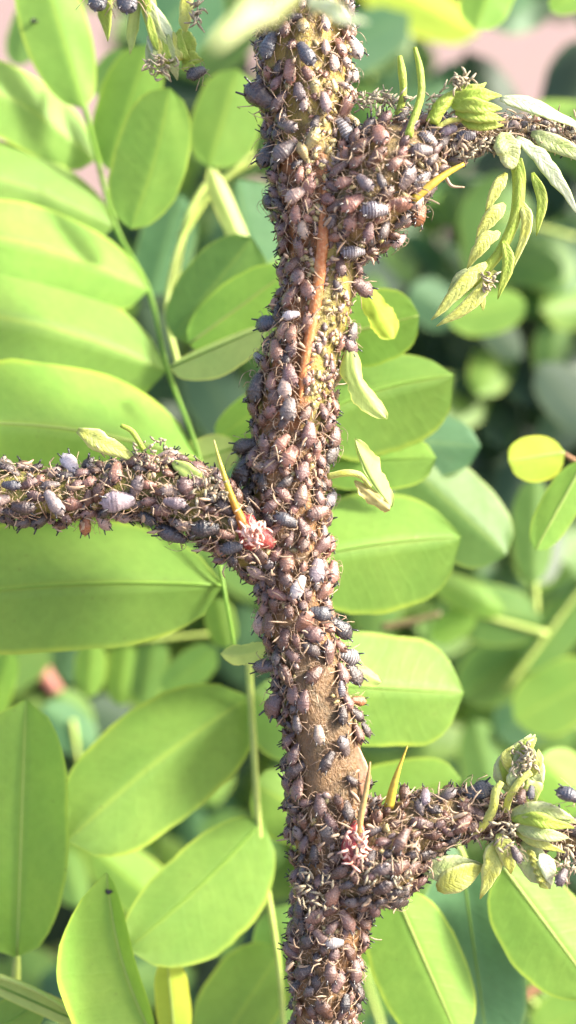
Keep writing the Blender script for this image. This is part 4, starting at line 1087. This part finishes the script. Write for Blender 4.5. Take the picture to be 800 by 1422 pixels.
pinnate('tall upright oval leaflet on a short stalk at the lower left frame edge', [(22, 1362, 2.2), (24, 1326, 2.1)], [dict(base=(24, 1328), tip=(36, 972), wl=86, wr=66, d0=2.0, d1=1.8, fold=-26, m='lime', shape=2.6)], .07)
pinnate('curled lime leaflet with a dark speck near its tip at the lower left', [(214, 1470, 1.6), (218, 1436, 1.5)], [dict(base=(214, 1445), tip=(148, 1212), speck=(148, 1236), wl=86, wr=18, d0=1.5, d1=1.3, fold=-30, bend=.05, m='lime', shape=2.3, droop=.35),
          dict(base=(245, 1460), tip=(232, 1330), wl=22, wr=26, d0=2.2, d1=2.0, fold=20, m='yellow')], .07)
pinnate('pale green leaf strap crossing the bottom left corner', [(-30, 1345, 1.2), (60, 1380, 1.2), (150, 1440, 1.2)], [dict(base=(-40, 1352), tip=(170, 1446), wl=16, wr=12, d0=1.2, d1=1.2, fold=25, m='pale', shape=4),
          dict(base=(-40, 1450), tip=(60, 1392), wl=30, wr=30, d0=1.5, d1=1.5, fold=15, m='green')], .04)
RGT = [
 dict(base=(450, 470), tip=(582, 438), wl=60, wr=50, d0=2.0, d1=1.8, fold=14, m='lime', shape=2.4),
 dict(base=(430, 580), tip=(630, 520), wl=66, wr=74, d0=1.6, d1=2.0, fold=40, bend=.05, m='green', shape=3.0, label='leaflet with bright upper half and shaded lower half'),
 dict(base=(430, 640), tip=(606, 636), wl=38, wr=40, d0=2.3, d1=2.2, fold=16, m='green', shape=3.2),
 dict(base=(428, 772), tip=(640, 745), wl=88, wr=82, d0=1.5, d1=2.2, fold=36, bend=.02, m='green', shape=3.4, label='broad square-ended leaflet right of the stem, below the withered ones'),
 dict(base=(440, 950), tip=(644, 962), wl=80, wr=74, d0=1.5, d1=2.2, fold=22, m='green', shape=3.6, label='broad square-ended leaflet beside the bare bark'),
 dict(base=(440, 600), tip=(668, 620), wl=52, wr=52, d0=3.6, d1=3.6, fold=12, m='teal', shape=2.6),
 dict(base=(560, 640), tip=(704, 770), wl=62, wr=62, d0=3.4, d1=3.4, fold=15, m='mid', shape=2.8),
 dict(base=(470, 1120), tip=(640, 1082), wl=44, wr=52, d0=2.6, d1=2.6, fold=16, m='green', shape=3.0),
]
pinnate('soft green pinnate leaf whose broad leaflets fan out right behind the stem', [(446, 400, 2.2), (436, 560, 2.3), (430, 760, 2.2), (440, 950, 2.2), (455, 1130, 2.6)], RGT, .07)
pinnate('bright lime leaflets below the lower side shoot', [(690, 1480, 2.4), (640, 1180, 2.4), (560, 1230, 2.2)], [
 dict(base=(548, 1238), tip=(640, 1450), wl=56, wr=72, d0=1.6, d1=1.5, fold=14, m='lime', shape=2.5, label='bright lime oval leaflet under the lower joint'),
 dict(base=(640, 1190), tip=(680, 1470), wl=66, wr=82, d0=2.2, d1=2.2, fold=-12, m='teal', shape=2.6, label='darker blue-green leaflet with a pale midrib'),
 dict(base=(700, 1205), tip=(830, 1380), wl=60, wr=66, d0=1.5, d1=1.4, fold=16, m='lime', shape=2.5)], .05)
pinnate('two small bright lime leaflets on a reddish stalk at the right edge', [(830, 650, 2.6), (800, 640, 2.6), (783, 630, 2.6)], [
 dict(base=(784, 628), tip=(706, 640), wl=33, wr=32, d0=2.4, d1=2.3, fold=16, m='yellow', shape=2.4),
 dict(base=(812, 640), tip=(744, 764), wl=27, wr=27, d0=2.0, d1=1.9, fold=16, m='lime', shape=2.2)], .05, TWIG)
pinnate('teal blade and lime leaflets between the left pinnate leaf and the stem', [(250, 520, 3.6), (232, 420, 4.0), (262, 310, 4.2), (330, 232, 4.2), (352, 210, 4.2)], [
 dict(base=(240, 468), tip=(350, 330), wl=50, wr=66, d0=3.0, d1=2.8, fold=16, m='mid', shape=2.4),
 dict(base=(262, 478), tip=(402, 375), wl=44, wr=56, d0=2.6, d1=2.4, fold=18, m='lime', shape=2.4),
 dict(base=(300, 610), tip=(400, 540), wl=30, wr=40, d0=2.8, d1=2.8, fold=15, m='lime', shape=2.4),
 dict(base=(352, 380), tip=(290, 232), wl=14, wr=16, d0=3.6, d1=3.6, fold=20, m='pale', shape=4),
 dict(base=(350, 372), tip=(330, 250), wl=10, wr=62, d0=4.0, d1=4.0, fold=6, m='teal', shape=3),
 dict(base=(290, 232), tip=(330, 96), wl=44, wr=54, d0=4.6, d1=4.6, fold=10, m='green', shape=2.6),
 dict(base=(210, 410), tip=(250, 270), wl=40, wr=40, d0=6.0, d1=6.0, fold=10, m='teal'),
 dict(base=(330, 620), tip=(240, 650), wl=30, wr=30, d0=2.6, d1=2.6, fold=10, m='pale', shape=2.6)], .05)

# middle distance, increasingly out of focus: each leaf with its own leaflets
MID = [
 ('blurred green leaf with a folded leaflet right of the broad leaflets', [(760, 880, 8), (650, 850, 8)], [dict(base=(752, 860), tip=(620, 838), wl=44, wr=40, d0=8, fold=18, m='mid'), dict(base=(700, 850), tip=(600, 800), wl=22, wr=20, d0=7.6, fold=15, m='lime'), dict(base=(660, 850), tip=(600, 890), wl=18, wr=22, d0=7.6, fold=15, m='lime')]),
 ('blurred blue-green leaf pointing down left near the right edge', [(780, 880, 10), (730, 900, 9.6)], [dict(base=(742, 892), tip=(640, 968), wl=44, wr=44, d0=9.4, fold=22, m='mid'), dict(base=(790, 960), tip=(690, 1020), wl=40, wr=40, d0=10, fold=22, m='teal')]),
 ('blurred leaf rising to the right edge beside the folded one', [(700, 960, 9), (820, 800, 9)], [dict(base=(728, 928), tip=(815, 826), wl=30, wr=34, d0=9, fold=18, m='mid'), dict(base=(715, 1000), tip=(840, 930), wl=44, wr=48, d0=7.6, fold=18, m='green')]),
 ('upright blurred leaf below the small bright lime leaflets', [(745, 850, 7.5), (742, 790, 7.5)], [dict(base=(742, 810), tip=(742, 664), wl=30, wr=30, d0=7, fold=15, m='mid')]),
 ('row of dim hanging leaflets in the shade at the right', [(800, 452, 16), (700, 462, 16), (610, 470, 16)], [dict(base=(636 + 27 * i, 468), tip=(632 + 27 * i, 552 + (i % 2) * 14), wl=17, wr=17, d0=16, fold=10, m='mid') for i in range(5)] + [dict(base=(772, 440), tip=(766, 532), wl=30, wr=28, d0=12, fold=15, m='mid')]),
 ('soft green leaf behind the hanging young leaf', [(800, 330, 11), (690, 300, 11)], [dict(base=(700, 410), tip=(690, 240), wl=56, wr=50, d0=12, fold=12, m='mid'), dict(base=(660, 300), tip=(640, 250), wl=60, wr=50, d0=14, fold=12, m='teal'), dict(base=(620, 440), tip=(730, 420), wl=30, wr=34, d0=9, fold=12, m='green'), dict(base=(790, 400), tip=(740, 330), wl=40, wr=36, d0=12, fold=10, m='mid')]),
 ('blurred lime leaf at the right edge beside the white leaflet', [(840, 170, 8), (800, 150, 8)], [dict(base=(830, 160), tip=(736, 152), wl=24, wr=22, d0=8, fold=12, m='green')]),
 ('out of focus yellow leaf cut by the top edge', [(500, -60, 12), (520, -20, 12)], [dict(base=(490, -50), tip=(664, 46), wl=38, wr=44, d0=12, fold=15, m='yellow')]),
 ('sharper green leaf hanging from the top edge at the right', [(690, -60, 5), (690, -50, 5)], [dict(base=(700, -62), tip=(660, 40), wl=36, wr=36, d0=4.4, fold=14, m='lime'), dict(base=(840, -30), tip=(764, 14), wl=20, wr=24, d0=4.5, fold=14, m='lime')]),
 ('lime leaf behind the upright bud at the right edge', [(830, 1150, 5), (800, 1100, 5)], [dict(base=(815, 1120), tip=(748, 1052), wl=40, wr=44, d0=4.5, fold=12, m='lime'), dict(base=(690, 1120), tip=(660, 1000), wl=36, wr=30, d0=10, fold=14, m='mid')]),
 ('blurred green leaflets hanging under the left pinnate leaf', [(60, 880, 7), (160, 890, 7), (300, 880, 7)], [dict(base=(128, 890), tip=(122, 968), wl=22, wr=22, d0=6.5, fold=14, m='green'), dict(base=(176, 886), tip=(166, 980), wl=26, wr=24, d0=7, fold=14, m='green'), dict(base=(218, 880), tip=(196, 978), wl=26, wr=26, d0=7, fold=14, m='mid'), dict(base=(300, 900), tip=(226, 960), wl=26, wr=26, d0=6.4, fold=14, m='mid'), dict(base=(300, 830), tip=(316, 900), wl=22, wr=22, d0=5, fold=14, m='green')]),
 ('blurred leaf low between the tall leaflet and the broad pair', [(100, 1000, 9), (110, 1060, 9)], [dict(base=(60, 980), tip=(130, 1040), wl=30, wr=30, d0=9, fold=14, m='teal'), dict(base=(120, 1030), tip=(80, 960), wl=28, wr=28, d0=10, fold=14, m='mid'), dict(base=(130, 1180), tip=(250, 1280), wl=40, wr=36, d0=6, fold=14, m='green'), dict(base=(90, 1180), tip=(110, 1260), wl=22, wr=26, d0=9, fold=12, m='mid')]),
 ('blurred lime leaf edge at the left frame below the big leaflets', [(-20, 1020, 6), (10, 960, 6)], [dict(base=(-20, 1010), tip=(14, 900), wl=20, wr=22, d0=5, fold=14, m='lime')]),
 ('blurred leaves behind the foot of the stem', [(540, 1460, 8), (500, 1330, 8)], [dict(base=(560, 1400), tip=(470, 1300), wl=46, wr=50, d0=8, fold=14, m='mid'), dict(base=(520, 1440), tip=(600, 1340), wl=40, wr=40, d0=9, fold=14, m='teal'), dict(base=(380, 1470), tip=(410, 1330), wl=40, wr=40, d0=5, fold=14, m='mid'), dict(base=(495, 1340), tip=(530, 1290), wl=24, wr=24, d0=3.2, fold=14, m='lime')]),
 ('blurred leaves at the bottom right corner', [(800, 1450, 8), (720, 1370, 8)], [dict(base=(760, 1400), tip=(700, 1300), wl=40, wr=40, d0=8, fold=14, m='mid'), dict(base=(740, 1440), tip=(830, 1390), wl=36, wr=36, d0=7, fold=14, m='green')]),
 ('dim leaf in the gap above the upper joint', [(500, 130, 14), (560, 40, 14)], [dict(base=(520, 150), tip=(560, 60), wl=40, wr=40, d0=15, fold=12, m='teal'), dict(base=(600, 100), tip=(520, 30), wl=36, wr=36, d0=18, fold=12, m='mid'), dict(base=(540, 420), tip=(600, 330), wl=46, wr=44, d0=14, fold=12, m='teal'), dict(base=(570, 400), tip=(640, 440), wl=36, wr=36, d0=12, fold=12, m='teal')]),
 ('blurred stalk and leaf at the top beside the hanging tip', [(60, -40, 6), (110, 60, 6), (116, 130, 6)], [dict(base=(20, 90), tip=(60, -20), wl=26, wr=26, d0=7, fold=12, m='mid'), dict(base=(180, 70), tip=(130, 130), wl=26, wr=26, d0=6, fold=12, m='mid'), dict(base=(200, 70), tip=(290, -40), wl=50, wr=60, d0=6, fold=12, m='teal')]),
]
for lb, ra, lf in MID:
    pinnate(lb, ra, lf, .06)
# blurred twigs
def twig(label, pts, r, mat=TWIG, name='twig'):
    o = top(name, loft(MB(), smooth_path([S(*p) for p in pts], 8), [r, r * .9, r * .6], ns=8, bump=.08), mat, S(*pts[0])); tag(o, label, 'twig')
twig('out of focus olive brown twig behind the gap right of the stem', [(530, 872, 6), (575, 862, 6), (612, 852, 6)], .07, plain('twig_olive', (.16, .11, .05), (.12, .10, .04), 3))
twig('out of focus red-brown twig left under the big leaflet', [(30, 900, 12), (60, 935, 12), (90, 975, 12)], .22, plain('twig_red', (.42, .14, .11), (.36, .16, .12), 2))
twig('blurred brown twig at the bottom right corner', [(700, 1400, 5), (760, 1368, 5), (830, 1372, 5)], .10)
for pts, lb in (([(236, 430, 4.4), (262, 300, 4.6), (312, 220, 4.8)], 'thin lime stalk crossing the gap left of the stem'), ([(250, 330, 5), (300, 258, 5), (356, 222, 5)], 'thin pale stalk beside the other in the gap left of the stem')):
    twig(lb, pts, .07, PETIOLE, 'stalk')

# ------------------------------------------------------------------ the shrub behind: far-off leaves that read as one mass
far = {k: MB() for k in ('mid', 'teal', 'shade_green', 'green')}
rr = random.Random(21)
GAPS = [(40, 60, 110, 150), (120, 215, 60, 90), (20, 40, 70, 70), (738, 92, 88, 78), (600, 60, 40, 40), (300, 120, 40, 70), (300, 300, 30, 60), (60, 940, 34, 40), (80, 1310, 40, 60), (560, 60, 20, 20), (290, 530, 16, 30)]
def in_gap(px, py):
    return any(((px - a) / c) ** 2 + ((py - b) / e) ** 2 < 1 for a, b, c, e in GAPS)
def far_leaf(px, py, d, size, kind):
    a = rr.uniform(0, 6.283); L = size * rr.uniform(.8, 1.2); k = (DIST + d) / DIST
    q = (px + L * 100 / k * math.cos(a), py + L * 100 / k * math.sin(a) * 1)
    if in_gap(*q): return
    m = leaflet((px, py), q, L * 30 / k, L * 30 / k, d, d + rr.uniform(-1.5, 1.5), fold=rr.uniform(0, 30), bend=rr.uniform(-.05, .05), nu=7, nv=2, shape=2.4)
    t = far[kind]; o = len(t.v); t.v += m.v; t.f += [tuple(i + o for i in f) for f in m.f]; t.m += m.m; t.u += m.u; t.w += m.w; t.t += m.t
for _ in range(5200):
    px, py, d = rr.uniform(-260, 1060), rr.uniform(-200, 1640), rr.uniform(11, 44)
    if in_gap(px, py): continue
    dark = px > 540 and 470 < py < 730  # shaded interior of the shrub, painted by choosing near-black leaves
    kind = rr.choice(['shade_green', 'shade_green', 'shade_green', 'shade_green', 'teal']) if dark else rr.choice(['mid', 'teal', 'mid', 'teal', 'mid', 'green', 'shade_green'])
    if not dark and py < 380 and px > 480: kind = rr.choice(['teal', 'shade_green', 'teal', 'mid'])
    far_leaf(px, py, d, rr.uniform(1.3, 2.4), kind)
for _ in range(420): far_leaf(rr.uniform(545, 745), rr.uniform(470, 690), rr.uniform(13, 20), rr.uniform(1.2, 2.0), 'shade_green')  # extra dark leaves standing in for shade inside the shrub
mats = []; allm = MB()
for i, (k, t) in enumerate(far.items()):
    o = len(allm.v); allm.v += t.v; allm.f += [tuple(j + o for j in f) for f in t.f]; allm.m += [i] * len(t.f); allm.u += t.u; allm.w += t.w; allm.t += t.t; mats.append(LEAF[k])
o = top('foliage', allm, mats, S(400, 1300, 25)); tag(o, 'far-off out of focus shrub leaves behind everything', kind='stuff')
